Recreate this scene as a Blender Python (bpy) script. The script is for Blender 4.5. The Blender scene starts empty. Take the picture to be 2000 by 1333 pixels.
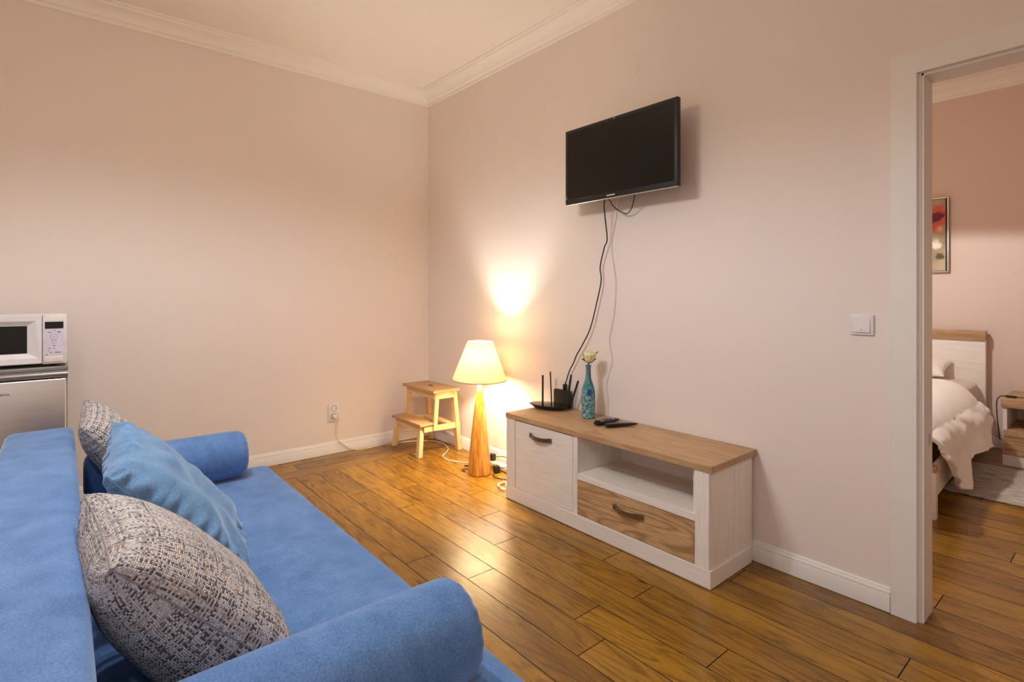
import bpy, bmesh, math, random
from mathutils import Vector, Matrix, Euler, noise
random.seed(7)
S = bpy.context.scene
COL = S.collection
PI = math.pi

# ------------------------------------------------------------------ camera
cd = bpy.data.cameras.new('camera'); cam = bpy.data.objects.new('camera', cd); COL.objects.link(cam)
cam.location = (3.963, -2.399, 1.2); cam.rotation_euler = (PI/2, 0, math.radians(90-40.1))
cd.sensor_width = 36; cd.lens = 1045/2000*36; cd.shift_y = -90.5/2000; cd.clip_start = 0.02
S.camera = cam
# ------------------------------------------------------------------ world, exposure
w = bpy.data.worlds.new('world'); S.world = w; w.use_nodes = True
w.node_tree.nodes['Background'].inputs[0].default_value = (0.9, 0.75, 0.6, 1)
w.node_tree.nodes['Background'].inputs[1].default_value = 0.05
S.view_settings.view_transform = 'Standard'; S.view_settings.look = 'None'
S.view_settings.gamma = 1; S.view_settings.use_curve_mapping = False
S.view_settings.exposure = 0.28
S.cycles.max_bounces = 14; S.cycles.diffuse_bounces = 9; S.cycles.glossy_bounces = 4

# ------------------------------------------------------------------ lights
def lamp(name, kind, loc, power, col, size=0.04, spot=None, blend=0.2, rot=(0,0,0)):
    l = bpy.data.lights.new(name, kind); l.energy = power; l.color = col
    l.shadow_soft_size = size
    if kind == 'SPOT': l.spot_size = math.radians(spot); l.spot_blend = blend
    o = bpy.data.objects.new(name, l); o.location = loc; o.rotation_euler = rot; COL.objects.link(o)
    return o
WARM = (1.0, 0.84, 0.62)
NEUT = (0.88, 0.98, 1.08)
for i, (dx, dy) in enumerate(((0.0, 0.17), (-0.17, -0.1), (0.17, -0.1))):
    lamp('chandelier_light', 'SPOT', (2.16+dx, -2.10+dy, 2.30), 21, NEUT, 0.035, 171, 0.45)
    lamp('chandelier_glow', 'POINT', (2.16+dx, -2.10+dy, 2.36), 5.6, WARM, 0.10)
lamp('kitchen_light', 'SPOT', (4.45, -2.82, 2.36), 26, (0.94, 0.98, 1.05), 0.05, 168, 0.3)
lamp('bedroom_light', 'SPOT', (2.60, 1.46, 2.12), 60, (1.0, 0.99, 0.96), 0.05, 156, 0.08)
lamp('bedroom_glow', 'POINT', (2.60, 1.46, 2.22), 10, (1.0, 0.72, 0.5), 0.06)
LB = Vector((1.075, -0.252, 0.0))
lamp('table_lamp_light', 'POINT', (LB.x+0.006, LB.y, 0.768), 36, (1.0, 0.93, 0.80), 0.028)

# ------------------------------------------------------------------ node helpers
def srgb(r, g, b):
    f = lambda c: (c/255/12.92) if c/255 <= 0.04045 else ((c/255+0.055)/1.055)**2.4
    return (f(r), f(g), f(b), 1)
class NT:
    def __init__(s, name):
        s.m = bpy.data.materials.new(name); s.m.use_nodes = True
        s.t = s.m.node_tree; s.p = s.t.nodes['Principled BSDF']
    def n(s, ty, **kw):
        nd = s.t.nodes.new(ty)
        for k, v in kw.items():
            if k.startswith('i_'):
                key = k[2:]
                key = int(key) if key.isdigit() else key
                nd.inputs[key].default_value = v
            else: setattr(nd, k, v)
        return nd
    def l(s, a, b): s.t.links.new(a, b)
    def math(s, op, a, b=None, c=None):
        nd = s.t.nodes.new('ShaderNodeMath'); nd.operation = op
        for i, v in enumerate((a, b, c)):
            if v is None: continue
            if isinstance(v, (int, float)): nd.inputs[i].default_value = v
            else: s.l(v, nd.inputs[i])
        return nd.outputs[0]
    def ramp(s, fac, stops, interp='LINEAR'):
        nd = s.t.nodes.new('ShaderNodeValToRGB'); nd.color_ramp.interpolation = interp
        els = nd.color_ramp.elements
        while len(els) < len(stops): els.new(0.5)
        for e, (p, c) in zip(els, stops): e.position = p; e.color = c
        s.l(fac, nd.inputs[0]); return nd.outputs[0]
    def mix(s, fac, a, b, mode='MIX'):
        nd = s.t.nodes.new('ShaderNodeMix'); nd.data_type = 'RGBA'; nd.blend_type = mode
        for i, v in ((0, fac), (6, a), (7, b)):
            if isinstance(v, (int, float, tuple)): nd.inputs[i].default_value = v
            else: s.l(v, nd.inputs[i])
        return nd.outputs[2]
    def noise(s, vec, scale, detail=3, rough=0.5, dist=0.0, out='Fac'):
        nd = s.n('ShaderNodeTexNoise'); nd.inputs['Scale'].default_value = scale
        nd.inputs['Detail'].default_value = detail; nd.inputs['Roughness'].default_value = rough
        nd.inputs['Distortion'].default_value = dist
        if vec is not None: s.l(vec, nd.inputs['Vector'])
        return nd.outputs[out]
    def vmap(s, vec, sc=(1,1,1), loc=(0,0,0), rot=(0,0,0)):
        nd = s.n('ShaderNodeMapping'); nd.inputs['Scale'].default_value = sc; nd.inputs['Location'].default_value = loc
        nd.inputs['Rotation'].default_value = rot
        s.l(vec, nd.inputs['Vector']); return nd.outputs[0]
    def obj(s): return s.n('ShaderNodeTexCoord').outputs['Object']
    def uv(s): return s.n('ShaderNodeTexCoord').outputs['UV']
    def bump(s, h, strength=0.2, dist=0.002):
        nd = s.n('ShaderNodeBump'); nd.inputs['Strength'].default_value = strength; nd.inputs['Distance'].default_value = dist
        s.l(h, nd.inputs['Height']); s.l(nd.outputs[0], s.p.inputs['Normal'])
    def set(s, **kw):
        for k, v in kw.items():
            s.p.inputs[k.replace('_', ' ')].default_value = v
        return s

def plain(name, col, rough=0.5, metal=0.0, nscale=30, namp=0.04, bump=0.0, **kw):
    t = NT(name); o = t.obj(); f = t.noise(o, nscale, 3)
    c2 = tuple(min(1, c*(1-namp*2)) for c in col[:3])+(1,)
    c3 = tuple(min(1, c*(1+namp)) for c in col[:3])+(1,)
    t.l(t.ramp(f, ((0.3, c2), (0.7, c3))), t.p.inputs['Base Color'])
    t.set(Roughness=rough, Metallic=metal, **kw)
    if bump: t.bump(f, bump, 0.001)
    return t.m

def wall_paint(name, col):
    t = NT(name); o = t.obj()
    f = t.noise(o, 1.3, 2); c2 = tuple(c*0.985 for c in col[:3])+(1,)
    t.l(t.ramp(f, ((0.35, c2), (0.65, col))), t.p.inputs['Base Color'])
    t.set(Roughness=0.62)
    t.p.inputs['Specular IOR Level'].default_value = 0.3
    t.bump(t.noise(o, 260, 3), 0.06, 0.0006)
    return t.m
M_WALL = wall_paint('wall_paint', srgb(231, 220, 213))
M_BWALL = wall_paint('bedroom_wall_paint', srgb(222, 202, 191))
M_CEIL = wall_paint('ceiling_paint', srgb(242, 236, 228))
M_TRIM = plain('white_trim_paint', srgb(230, 225, 221), 0.38, nscale=6, namp=0.01)

def wood_core(t, uvv, c_lo, c_hi, c_dark, ring=26, knots=True, contrast=1.0, streak=(2.0, 90)):
    """grain from a coordinate whose x runs along the board (metres)."""
    big = t.noise(t.vmap(uvv, (1.1, 9, 9)), 1.0, 2, 0.5, 0.6)
    rings = t.math('SINE', t.math('MULTIPLY', big, ring*6.28))
    rr = t.math('MULTIPLY_ADD', rings, 0.5, 0.5)
    rr = t.math('POWER', rr, 3.0)
    fine = t.noise(t.vmap(uvv, (streak[0], streak[1], streak[1])), 4.0, 4, 0.6)
    pores = t.noise(t.vmap(uvv, (14, 320, 320)), 1.0, 2, 0.6)
    med = t.noise(t.vmap(uvv, (1.6, 7, 7), (3.1, 1.7, 0)), 1.0, 3, 0.55)
    base = t.ramp(t.math('MULTIPLY_ADD', fine, 0.55, t.math('MULTIPLY', med, 0.45)), ((0.3, c_lo), (0.68, c_hi)))
    col = t.mix(t.math('MULTIPLY', rr, 0.42*contrast), base, c_dark)
    pm = t.math('MULTIPLY', t.math('GREATER_THAN', pores, 0.60), 0.35*contrast)
    col = t.mix(pm, col, c_dark)
    if knots:
        vn = t.n('ShaderNodeTexVoronoi'); vn.inputs['Scale'].default_value = 1.0
        t.l(t.vmap(uvv, (1.7, 3.4, 3.4), (0.3, 0.1, 0)), vn.inputs['Vector'])
        nz = t.noise(t.vmap(uvv, (20, 45, 45)), 1.0, 3, 0.6)
        d = t.math('ADD', vn.outputs['Distance'], t.math('MULTIPLY', t.math('SUBTRACT', nz, 0.5), 0.10))
        k = t.ramp(d, ((0.015, (1,1,1,1)), (0.075, (0,0,0,1))))
        sep = t.n('ShaderNodeSeparateColor'); t.l(vn.outputs['Color'], sep.inputs[0])
        k = t.math('MULTIPLY', k, t.math('GREATER_THAN', sep.outputs[0], 0.55))
        dk = tuple(c*0.35 for c in c_dark[:3])+(1,)
        col = t.mix(t.math('MULTIPLY', k, 0.85), col, dk)
    return col, fine, rr, pores

def floor_mat():
    t = NT('oak_plank_floor')
    col, fine, rr, pores = wood_core(t, t.uv(), srgb(122, 85, 40), srgb(170, 126, 68), srgb(68, 42, 18), ring=10, contrast=1.2)
    at = t.n('ShaderNodeAttribute'); at.attribute_name = 'prand'
    hs = t.n('ShaderNodeHueSaturation'); t.l(col, hs.inputs['Color'])
    t.l(t.math('MULTIPLY_ADD', at.outputs['Fac'], 0.46, 0.74), hs.inputs['Value'])
    t.l(t.math('MULTIPLY_ADD', at.outputs['Fac'], 0.008, 0.498), hs.inputs['Hue'])
    hs.inputs['Saturation'].default_value = 1.12
    t.l(hs.outputs[0], t.p.inputs['Base Color'])
    rf = t.math('MULTIPLY_ADD', fine, 0.16, 0.19)
    t.l(rf, t.p.inputs['Roughness'])
    h = t.math('SUBTRACT', fine, t.math('MULTIPLY', t.math('GREATER_THAN', pores, 0.6), 0.3))
    t.bump(h, 0.12, 0.0008)
    return t.m
M_FLOOR = floor_mat()
M_GAP = plain('plank_gap', srgb(38, 22, 10), 0.8)

def wood(name, lo, hi, dk, axis='x', ring=7, knots=False, rough=0.45, contrast=0.7, streak=(2.0, 60), bump=0.1, sc=1.0):
    t = NT(name); o = t.obj()
    rot = {'x': (0,0,0), 'y': (0,0,-PI/2), 'z': (0, PI/2, 0)}[axis]
    v = t.vmap(o, (sc, sc, sc), (0,0,0), rot)
    # spread the third axis too, so no face reads as smeared
    col, fine, rr, pores = wood_core(t, v, lo, hi, dk, ring, knots, contrast, streak)
    t.l(col, t.p.inputs['Base Color']); t.set(Roughness=rough)
    t.bump(fine, bump, 0.0006)
    return t.m
M_OAKTOP = wood('cabinet_oak_top', srgb(164, 124, 86), srgb(208, 172, 130), srgb(128, 90, 56), 'x', 6, contrast=0.6, streak=(2.0, 34))
M_OAKDRW = wood('cabinet_oak_drawer', srgb(164, 122, 80), srgb(218, 182, 138), srgb(104, 66, 36), 'x', 8, knots=True, contrast=1.1, streak=(3, 45))
def pale_wood(name, axis):
    t = NT(name); o = t.obj()
    sc = {'x': (2, 60, 60), 'z': (60, 60, 2)}[axis]
    f = t.noise(t.vmap(o, sc), 3, 4, 0.6)
    t.l(t.ramp(f, ((0.3, srgb(226, 217, 209)), (0.7, srgb(244, 238, 232)))), t.p.inputs['Base Color'])
    t.set(Roughness=0.5); t.bump(f, 0.12, 0.0006)
    return t.m
M_PALE_X = pale_wood('whitewashed_wood_horizontal', 'x')
M_PALE_Z = pale_wood('whitewashed_wood_vertical', 'z')
M_STOOL = wood('clear_aspen', srgb(214, 172, 112), srgb(236, 202, 148), srgb(190, 140, 84), 'x', 3, contrast=0.35)
M_STOOLZ = wood('clear_aspen_leg', srgb(214, 172, 112), srgb(236, 202, 148), srgb(190, 140, 84), 'z', 3, contrast=0.35)
def stripe_wood():
    t = NT('striped_pine_lamp'); o = t.obj()
    f = t.noise(t.vmap(o, (46, 46, 1.6)), 1.0, 3, 0.55, 0.3); g = t.noise(t.vmap(o, (220, 220, 8)), 1.0, 3)
    t.l(t.ramp(t.math('MULTIPLY_ADD', f, 0.75, t.math('MULTIPLY', g, 0.25)), ((0.36, srgb(134, 74, 16)), (0.46, srgb(188, 118, 36)), (0.60, srgb(224, 164, 74)))), t.p.inputs['Base Color'])
    t.set(Roughness=0.35); return t.m
M_LAMPWOOD = stripe_wood()
M_STEELDARK = plain('brushed_bronze_handle', srgb(150, 138, 128), 0.30, 0.9, 80, 0.1)
M_BLACK = plain('black_plastic', srgb(17, 17, 18), 0.5, nscale=90, namp=0.05)
M_BLACKG = plain('black_gloss', srgb(12, 12, 13), 0.12)
M_SCREEN = plain('switched_off_screen', srgb(9, 9, 9), 0.16)
M_CORDB = plain('black_cord_rubber', srgb(22, 21, 20), 0.45)
M_CORDW = plain('white_cord_plastic', srgb(226, 214, 196), 0.45)
M_WPLASTIC = plain('white_plastic', srgb(226, 220, 220), 0.3, namp=0.01)
M_SILVER = plain('silver_metal', srgb(200, 198, 195), 0.3, 0.9)
M_GREYBTN = plain('grey_rubber_buttons', srgb(165, 165, 168), 0.5)

def velvet(name, base, light, wr=0.0):
    t = NT(name); o = t.obj()
    f = t.noise(o, 13, 4, 0.6); g = t.noise(o, 260, 4, 0.75); s = t.noise(t.vmap(o, (90, 500, 300)), 1.0, 2)
    a = t.math('ADD', t.math('MULTIPLY', f, 0.34), t.math('MULTIPLY', g, 0.56))
    a = t.math('ADD', a, t.math('MULTIPLY', s, 0.10))
    t.l(t.ramp(a, ((0.36, base), (0.64, light))), t.p.inputs['Base Color'])
    t.set(Roughness=0.95, Sheen_Weight=0.6, Sheen_Roughness=0.4)
    t.p.inputs['Sheen Tint'].default_value = (0.62, 0.76, 0.95, 1)
    t.p.inputs['Specular IOR Level'].default_value = 0.15
    t.bump(g, 0.25, 0.0012)
    return t.m
M_BLUE = velvet('blue_velour', srgb(68, 104, 154), srgb(116, 150, 202))
M_BLUEP = velvet('washed_blue_velour', srgb(74, 112, 152), srgb(128, 162, 198))

def tweed():
    t = NT('tweed_weave'); uv = t.uv()
    wob = t.noise(uv, 14, 2, 0.5, 0, 'Color')
    vm = t.n('ShaderNodeVectorMath'); vm.operation = 'MULTIPLY_ADD'
    t.l(wob, vm.inputs[0]); vm.inputs[1].default_value = (0.006, 0.006, 0); t.l(uv, vm.inputs[2])
    sx = t.n('ShaderNodeSeparateXYZ'); t.l(vm.outputs[0], sx.inputs[0])
    U = t.math('DIVIDE', sx.outputs[0], 0.0040); V = t.math('DIVIDE', sx.outputs[1], 0.0040)
    iu = t.math('FLOOR', U); iv = t.math('FLOOR', V)
    fu = t.math('FRACT', U); fv = t.math('FRACT', V)
    par = t.math('MODULO', t.math('ABSOLUTE', t.math('ADD', iu, iv)), 2.0)
    def wn(a, b, k):
        cb = t.n('ShaderNodeCombineXYZ'); t.l(a, cb.inputs[0]); t.l(b, cb.inputs[1]); cb.inputs[2].default_value = k
        n = t.n('ShaderNodeTexWhiteNoise'); n.noise_dimensions = '3D'; t.l(cb.outputs[0], n.inputs['Vector']); return n.outputs['Value']
    segU = t.math('FLOOR', t.math('DIVIDE', t.math('ADD', V, t.math('MULTIPLY', wn(iu, iu, 9.0), 9.0)), 2.6))
    segV = t.math('FLOOR', t.math('DIVIDE', t.math('ADD', U, t.math('MULTIPLY', wn(iv, iv, 4.0), 9.0)), 2.6))
    a = t.math('MULTIPLY_ADD', wn(iu, iu, 1.0), 0.66, t.math('MULTIPLY', wn(iu, segU, 2.0), 0.34))
    b = t.math('MULTIPLY_ADD', wn(iv, iv, 5.0), 0.66, t.math('MULTIPLY', wn(iv, segV, 6.0), 0.34))
    pick = t.math('ADD', t.math('MULTIPLY', par, a), t.math('MULTIPLY', t.math('SUBTRACT', 1.0, par), b))
    stops = ((0.0, srgb(30, 32, 46)), (0.19, srgb(66, 66, 84)), (0.27, srgb(184, 148, 106)), (0.34, srgb(212, 204, 204)),
             (0.56, srgb(236, 228, 222)), (0.76, srgb(168, 164, 178)), (0.85, srgb(92, 84, 88)))
    c = t.ramp(pick, stops, 'CONSTANT')
    fz = t.noise(uv, 900, 2)
    c = t.mix(t.math('MULTIPLY', fz, 0.35), c, srgb(150, 140, 140))
    t.l(c, t.p.inputs['Base Color'])
    hu = t.math('SINE', t.math('MULTIPLY', fu, PI)); hv = t.math('SINE', t.math('MULTIPLY', fv, PI))
    ha = t.math('MULTIPLY', hu, t.math('MULTIPLY_ADD', hv, 0.5, 0.5)); hb = t.math('MULTIPLY', hv, t.math('MULTIPLY_ADD', hu, 0.5, 0.5))
    h = t.math('ADD', t.math('MULTIPLY', par, ha), t.math('MULTIPLY', t.math('SUBTRACT', 1.0, par), hb))
    t.bump(h, 0.9, 0.0022); t.set(Roughness=0.95, Sheen_Weight=0.2)
    return t.m
M_TWEED = tweed()

def cloth(name, col, rough=0.85, scale=500):
    t = NT(name); o = t.obj(); f = t.noise(o, scale, 2); g = t.noise(o, 6, 3)
    c2 = tuple(c*0.95 for c in col[:3])+(1,)
    t.l(t.ramp(g, ((0.3, c2), (0.7, col))), t.p.inputs['Base Color'])
    t.set(Roughness=rough, Sheen_Weight=0.2); t.bump(f, 0.15, 0.0006); return t.m
M_LINEN = cloth('white_cotton', srgb(246, 239, 233))
M_SHEET = cloth('cream_cotton', srgb(226, 210, 196))

def steel():
    t = NT('brushed_stainless'); o = t.obj()
    f = t.noise(t.vmap(o, (3, 3, 700)), 1.0, 3, 0.6); g = t.noise(t.vmap(o, (1, 1.5, 60)), 3.0, 3)
    t.l(t.ramp(f, ((0.3, srgb(222, 218, 214)), (0.7, srgb(242, 240, 238)))), t.p.inputs['Base Color'])
    t.l(t.math('MULTIPLY_ADD', g, 0.16, 0.30), t.p.inputs['Roughness'])
    t.set(Metallic=1.0, Anisotropic=0.6); t.bump(f, 0.05, 0.0003); return t.m
M_STEEL = steel()

def shade_mat():
    t = NT('cream_lampshade_cloth'); o = t.obj()
    f = t.noise(t.vmap(o, (200, 200, 400)), 1.0, 2)
    c = t.ramp(f, ((0.3, srgb(240, 226, 190)), (0.7, srgb(248, 238, 210))))
    d = t.n('ShaderNodeBsdfDiffuse'); tr = t.n('ShaderNodeBsdfTranslucent'); mx = t.n('ShaderNodeMixShader')
    t.l(c, d.inputs[0]); tr.inputs[0].default_value = srgb(252, 234, 200); mx.inputs[0].default_value = 0.145
    t.l(d.outputs[0], mx.inputs[1]); t.l(tr.outputs[0], mx.inputs[2])
    t.l(mx.outputs[0], t.t.nodes['Material Output'].inputs[0]); return t.m
M_SHADE = shade_mat()
def emit(name, col, s):
    t = NT(name); f = t.noise(t.obj(), 5, 1); t.l(t.ramp(f, ((0, col), (1, col))), t.p.inputs['Emission Color'])
    t.p.inputs['Emission Strength'].default_value = s; t.p.inputs['Base Color'].default_value = col; return t.m

# ------------------------------------------------------------------ geometry helpers
def wm(o):
    m = Matrix.Translation(o.location) @ o.rotation_euler.to_matrix().to_4x4()
    return wm(o.parent) @ m if o.parent else m
def thing(name, label, cat, loc=(0,0,0), rotz=0, group=None):
    o = bpy.data.objects.new(name, None); COL.objects.link(o); o.empty_display_size = 0.05
    o.location = loc; o.rotation_euler = (0, 0, rotz); o['label'] = label; o['category'] = cat
    if group: o['group'] = group
    return o
def tag(o, label, cat, group=None):
    o['label'] = label; o['category'] = cat
    if group: o['group'] = group
    return o
class B:
    def __init__(s): s.bm = bmesh.new()
    def box(s, x0, y0, z0, x1, y1, z1, bev=0.0, seg=2, M=None):
        r = bmesh.ops.create_cube(s.bm, size=1)
        mt = Matrix.Translation(((x0+x1)/2, (y0+y1)/2, (z0+z1)/2)) @ Matrix.Diagonal((abs(x1-x0), abs(y1-y0), abs(z1-z0), 1))
        if M is not None: mt = M @ mt
        bmesh.ops.transform(s.bm, matrix=mt, verts=r['verts'])
        if bev > 0:
            es = list({e for v in r['verts'] for e in v.link_edges})
            bmesh.ops.bevel(s.bm, geom=es, offset=bev, segments=seg, profile=0.5, affect='EDGES')
        return s
    def hexa(s, pts):   # 8 points: bottom 4 then top 4, ccw
        v = [s.bm.verts.new(p) for p in pts]
        for f in ((3,2,1,0), (4,5,6,7), (0,1,5,4), (1,2,6,5), (2,3,7,6), (3,0,4,7)): s.bm.faces.new([v[i] for i in f])
        return s
    def lathe(s, prof, c=(0,0,0), seg=48, M=None, closed=False):
        rings = []
        for r, z in prof:
            ring = []
            for i in range(seg):
                a = 2*PI*i/seg; p = Vector((c[0]+r*math.cos(a), c[1]+r*math.sin(a), c[2]+z))
                ring.append(s.bm.verts.new(M @ p if M is not None else p))
            rings.append(ring)
        n = len(rings)
        for k in range(n if closed else n-1):
            a, b = rings[k], rings[(k+1) % n]
            for i in range(seg): s.bm.faces.new((a[i], a[(i+1) % seg], b[(i+1) % seg], b[i]))
        if not closed:
            if prof[0][0] > 1e-4: s.bm.faces.new(list(reversed(rings[0])))
            if prof[-1][0] > 1e-4: s.bm.faces.new(rings[-1])
        return s
    def tube(s, pts, r, seg=8, smooth=True):
        pts = [Vector(p) for p in pts]
        if smooth: pts = catmull(pts)
        rr = r if isinstance(r, (list, tuple)) else None
        up = Vector((0.13, 0.27, 0.95)); rings = []; n = len(pts); prev = None
        for i, p in enumerate(pts):
            d = (pts[min(i+1, n-1)] - pts[max(i-1, 0)])
            if d.length < 1e-7: d = Vector((0, 0, 1))
            d.normalize()
            a = (prev - d*prev.dot(d)) if prev is not None else d.cross(up)
            if a.length < 1e-6: a = d.cross(Vector((1, 0, 0)))
            a.normalize(); prev = a; b = d.cross(a)
            rad = rr[0] + (rr[1]-rr[0])*i/(n-1) if rr else r
            rings.append([s.bm.verts.new(p + a*rad*math.cos(2*PI*k/seg) + b*rad*math.sin(2*PI*k/seg)) for k in range(seg)])
        for k in range(n-1):
            for i in range(seg): s.bm.faces.new((rings[k][i], rings[k][(i+1) % seg], rings[k+1][(i+1) % seg], rings[k+1][i]))
        s.bm.faces.new(list(reversed(rings[0]))); s.bm.faces.new(rings[-1])
        return s
    def extrude_profile(s, prof, a, b, M=None):
        """prof: list of (p,q); a,b functions mapping (p,q)->Vector at both ends."""
        va = [s.bm.verts.new(a(p, q)) for p, q in prof]; vb = [s.bm.verts.new(b(p, q)) for p, q in prof]
        n = len(prof)
        for i in range(n): s.bm.faces.new((va[i], va[(i+1) % n], vb[(i+1) % n], vb[i]))
        s.bm.faces.new(list(reversed(va))); s.bm.faces.new(vb)
        return s
    def grid(s, f, nu, nv, uv=None, closeu=False):
        V = [[s.bm.verts.new(f(i/nu, j/nv)) for j in range(nv+1)] for i in range(nu if closeu else nu+1)]
        for i in range(nu):
            for j in range(nv):
                i2 = (i+1) % nu if closeu else i+1
                s.bm.faces.new((V[i][j], V[i2][j], V[i2][j+1], V[i][j+1]))
        return s
    def obj(s, name, mat, parent=None, smooth=True, angle=35, local=False, sub=0, label=None):
        bmesh.ops.remove_doubles(s.bm, verts=s.bm.verts, dist=1e-6)
        bmesh.ops.recalc_face_normals(s.bm, faces=s.bm.faces)
        if parent is not None and not local: bmesh.ops.transform(s.bm, matrix=wm(parent).inverted(), verts=s.bm.verts)
        me = bpy.data.meshes.new(name); s.bm.to_mesh(me); s.bm.free()
        if smooth:
            me.polygons.foreach_set('use_smooth', [True]*len(me.polygons))
            me.set_sharp_from_angle(angle=math.radians(angle))
        me.materials.append(mat)
        o = bpy.data.objects.new(name, me); COL.objects.link(o)
        if parent is not None: o.parent = parent
        if sub:
            md = o.modifiers.new('sub', 'SUBSURF'); md.levels = sub; md.render_levels = sub
        if label: o['label'] = label
        return o
def catmull(P, n=8):
    if len(P) < 3: return P
    Q = [P[0]*2-P[1]] + P + [P[-1]*2-P[-2]]; out = []
    for i in range(1, len(Q)-2):
        p0, p1, p2, p3 = Q[i-1:i+3]
        for k in range(n):
            t = k/n
            out.append(0.5*((2*p1) + (p2-p0)*t + (2*p0-5*p1+4*p2-p3)*t*t + (3*p1-p0-3*p2+p3)*t**3))
    out.append(P[-1]); return out
def struct(name, b, mat, parent=None, smooth=False):
    o = b.obj(name, mat, parent, smooth=smooth)
    if parent is None: o['kind'] = 'structure'
    return o

# ------------------------------------------------------------------ room shell
CH = 2.905          # ceiling
XR, YB, YF = 5.2, -3.7, 3.2
DX0, DX1, DH = 3.435, 4.32, 2.005   # door opening
WT = 0.11
struct('wall_left', B().box(-0.12, YB-0.12, 0, 0, 0.0, CH), M_WALL)
b = B(); b.box(-0.12, 0, 0, DX0-0.03, WT, CH); b.box(DX1+0.03, 0, 0, XR+0.12, WT, CH); b.box(DX0-0.03, 0, DH+0.03, DX1+0.03, WT, CH)
struct('wall_right', b, M_WALL)
b = B(); b.box(0.6, WT, 0, DX0-0.03, WT+0.01, CH); b.box(DX1+0.03, WT, 0, XR, WT+0.01, CH); b.box(DX0-0.03, WT, DH+0.03, DX1+0.03, WT+0.01, CH)
struct('wall_bedroom_front', b, M_BWALL)
struct('wall_back', B().box(-0.12, YB-0.12, 0, XR+0.12, YB, CH), M_WALL)
struct('wall_near', B().box(XR, YB, 0, XR+0.12, YF, CH), M_WALL)
struct('wall_bedroom_far', B().box(0.5, YF, 0, XR+0.12, YF+0.12, CH), M_BWALL)
struct('wall_bedroom_left', B().box(0.5, WT, 0, 0.6, YF, CH), M_BWALL)
struct('ceiling', B().box(-0.12, YB-0.12, CH, XR+0.12, YF+0.12, CH+0.1), M_CEIL)

def make_floor():
    bm = bmesh.new(); uvl = bm.loops.layers.uv.new('UVMap'); pr = bm.faces.layers.float.new('prand')
    r = random.Random(11)
    def plank(x0, x1, y0, y1, along='x', z=0.0):
        g = 0.0009; bev = 0.0009; R = r.random(); ou, ov = r.random()*40, r.random()*40
        X0, X1, Y0, Y1 = x0+g, x1-g, y0+g, y1-g
        a = [(X0+bev, Y0+bev, z), (X1-bev, Y0+bev, z), (X1-bev, Y1-bev, z), (X0+bev, Y1-bev, z)]
        c = [(X0, Y0, z-bev*0.8), (X1, Y0, z-bev*0.8), (X1, Y1, z-bev*0.8), (X0, Y1, z-bev*0.8)]
        d = [(X0, Y0, z-0.012), (X1, Y0, z-0.012), (X1, Y1, z-0.012), (X0, Y1, z-0.012)]
        va, vc, vd = ([bm.verts.new(p) for p in q] for q in (a, c, d))
        fs = [bm.faces.new(va)]
        for i in range(4):
            j = (i+1) % 4
            fs.append(bm.faces.new((vc[i], vc[j], va[j], va[i]))); fs.append(bm.faces.new((vd[i], vd[j], vc[j], vc[i])))
        for f in fs[1:]: f.material_index = 1
        for f in fs:
            f[pr] = R
            for lp in f.loops:
                x, y = lp.vert.co.x, lp.vert.co.y
                lp[uvl].uv = (x+ou, y+ov) if along == 'x' else (y+ou, x+ov)
    # border boards by the left wall, running along it
    for x0, x1 in ((0.0, 0.10), (0.10, 0.2385), (0.2385, 0.377)):
        y = YB; k = 0
        while y < -0.001:
            y2 = min(0.0, y + r.uniform(0.9, 1.6))
            if 0.0-y2 < 0.3: y2 = 0.0
            plank(x0, x1, y, y2, 'y'); y = y2
    W = 0.1385; n0 = int((YF+0.535)/W)+1
    fixed = {0: (1.65, 2.655), 3: (2.117, 2.745, 0.9), 4: (1.835,), 2: (1.26, 2.60), 1: (1.0, 1.95, 3.05)}
    k = -n0
    while True:
        y1 = -0.535-k*W; y0 = y1-W
        if y1 <= YB: break
        y0c, y1c = max(y0, YB), min(y1, YF)
        if y1c - y0c > 0.002:
            xs0 = 0.377 if y0 < -0.001 and y1 < 0.01 else (0.377 if y1 <= 0.1 else 0.55)
            joints = sorted(fixed.get(k, ()))
            x = xs0; xs = [x]
            if joints:
                xs += [j for j in joints if j > xs0+0.2]
                x = xs[-1]
                while x < XR-0.4: x += r.uniform(0.9, 1.8); xs.append(min(x, XR))
                xs = [q for q in xs if q < XR-0.2]+[XR]
            else:
                x = xs0 - r.uniform(0, 0.8)
                while True:
                    x += r.uniform(0.8, 1.7)
                    if x > XR-0.3: break
                    if x > xs0+0.15: xs.append(x)
                xs.append(XR)
            for a_, b_ in zip(xs[:-1], xs[1:]): plank(a_, b_, y0c, y1c)
        k += 1
    me = bpy.data.meshes.new('floor'); bm.to_mesh(me); bm.free(); me.materials.append(M_FLOOR); me.materials.append(M_GAP)
    o = bpy.data.objects.new('floor', me); COL.objects.link(o); o['kind'] = 'structure'
make_floor()
o = B().box(-0.12, YB-0.12, -0.1, XR+0.12, YF+0.12, -0.011).obj('floor', M_GAP, smooth=False); o['kind'] = 'structure'; o.name = 'floor_base'

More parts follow.
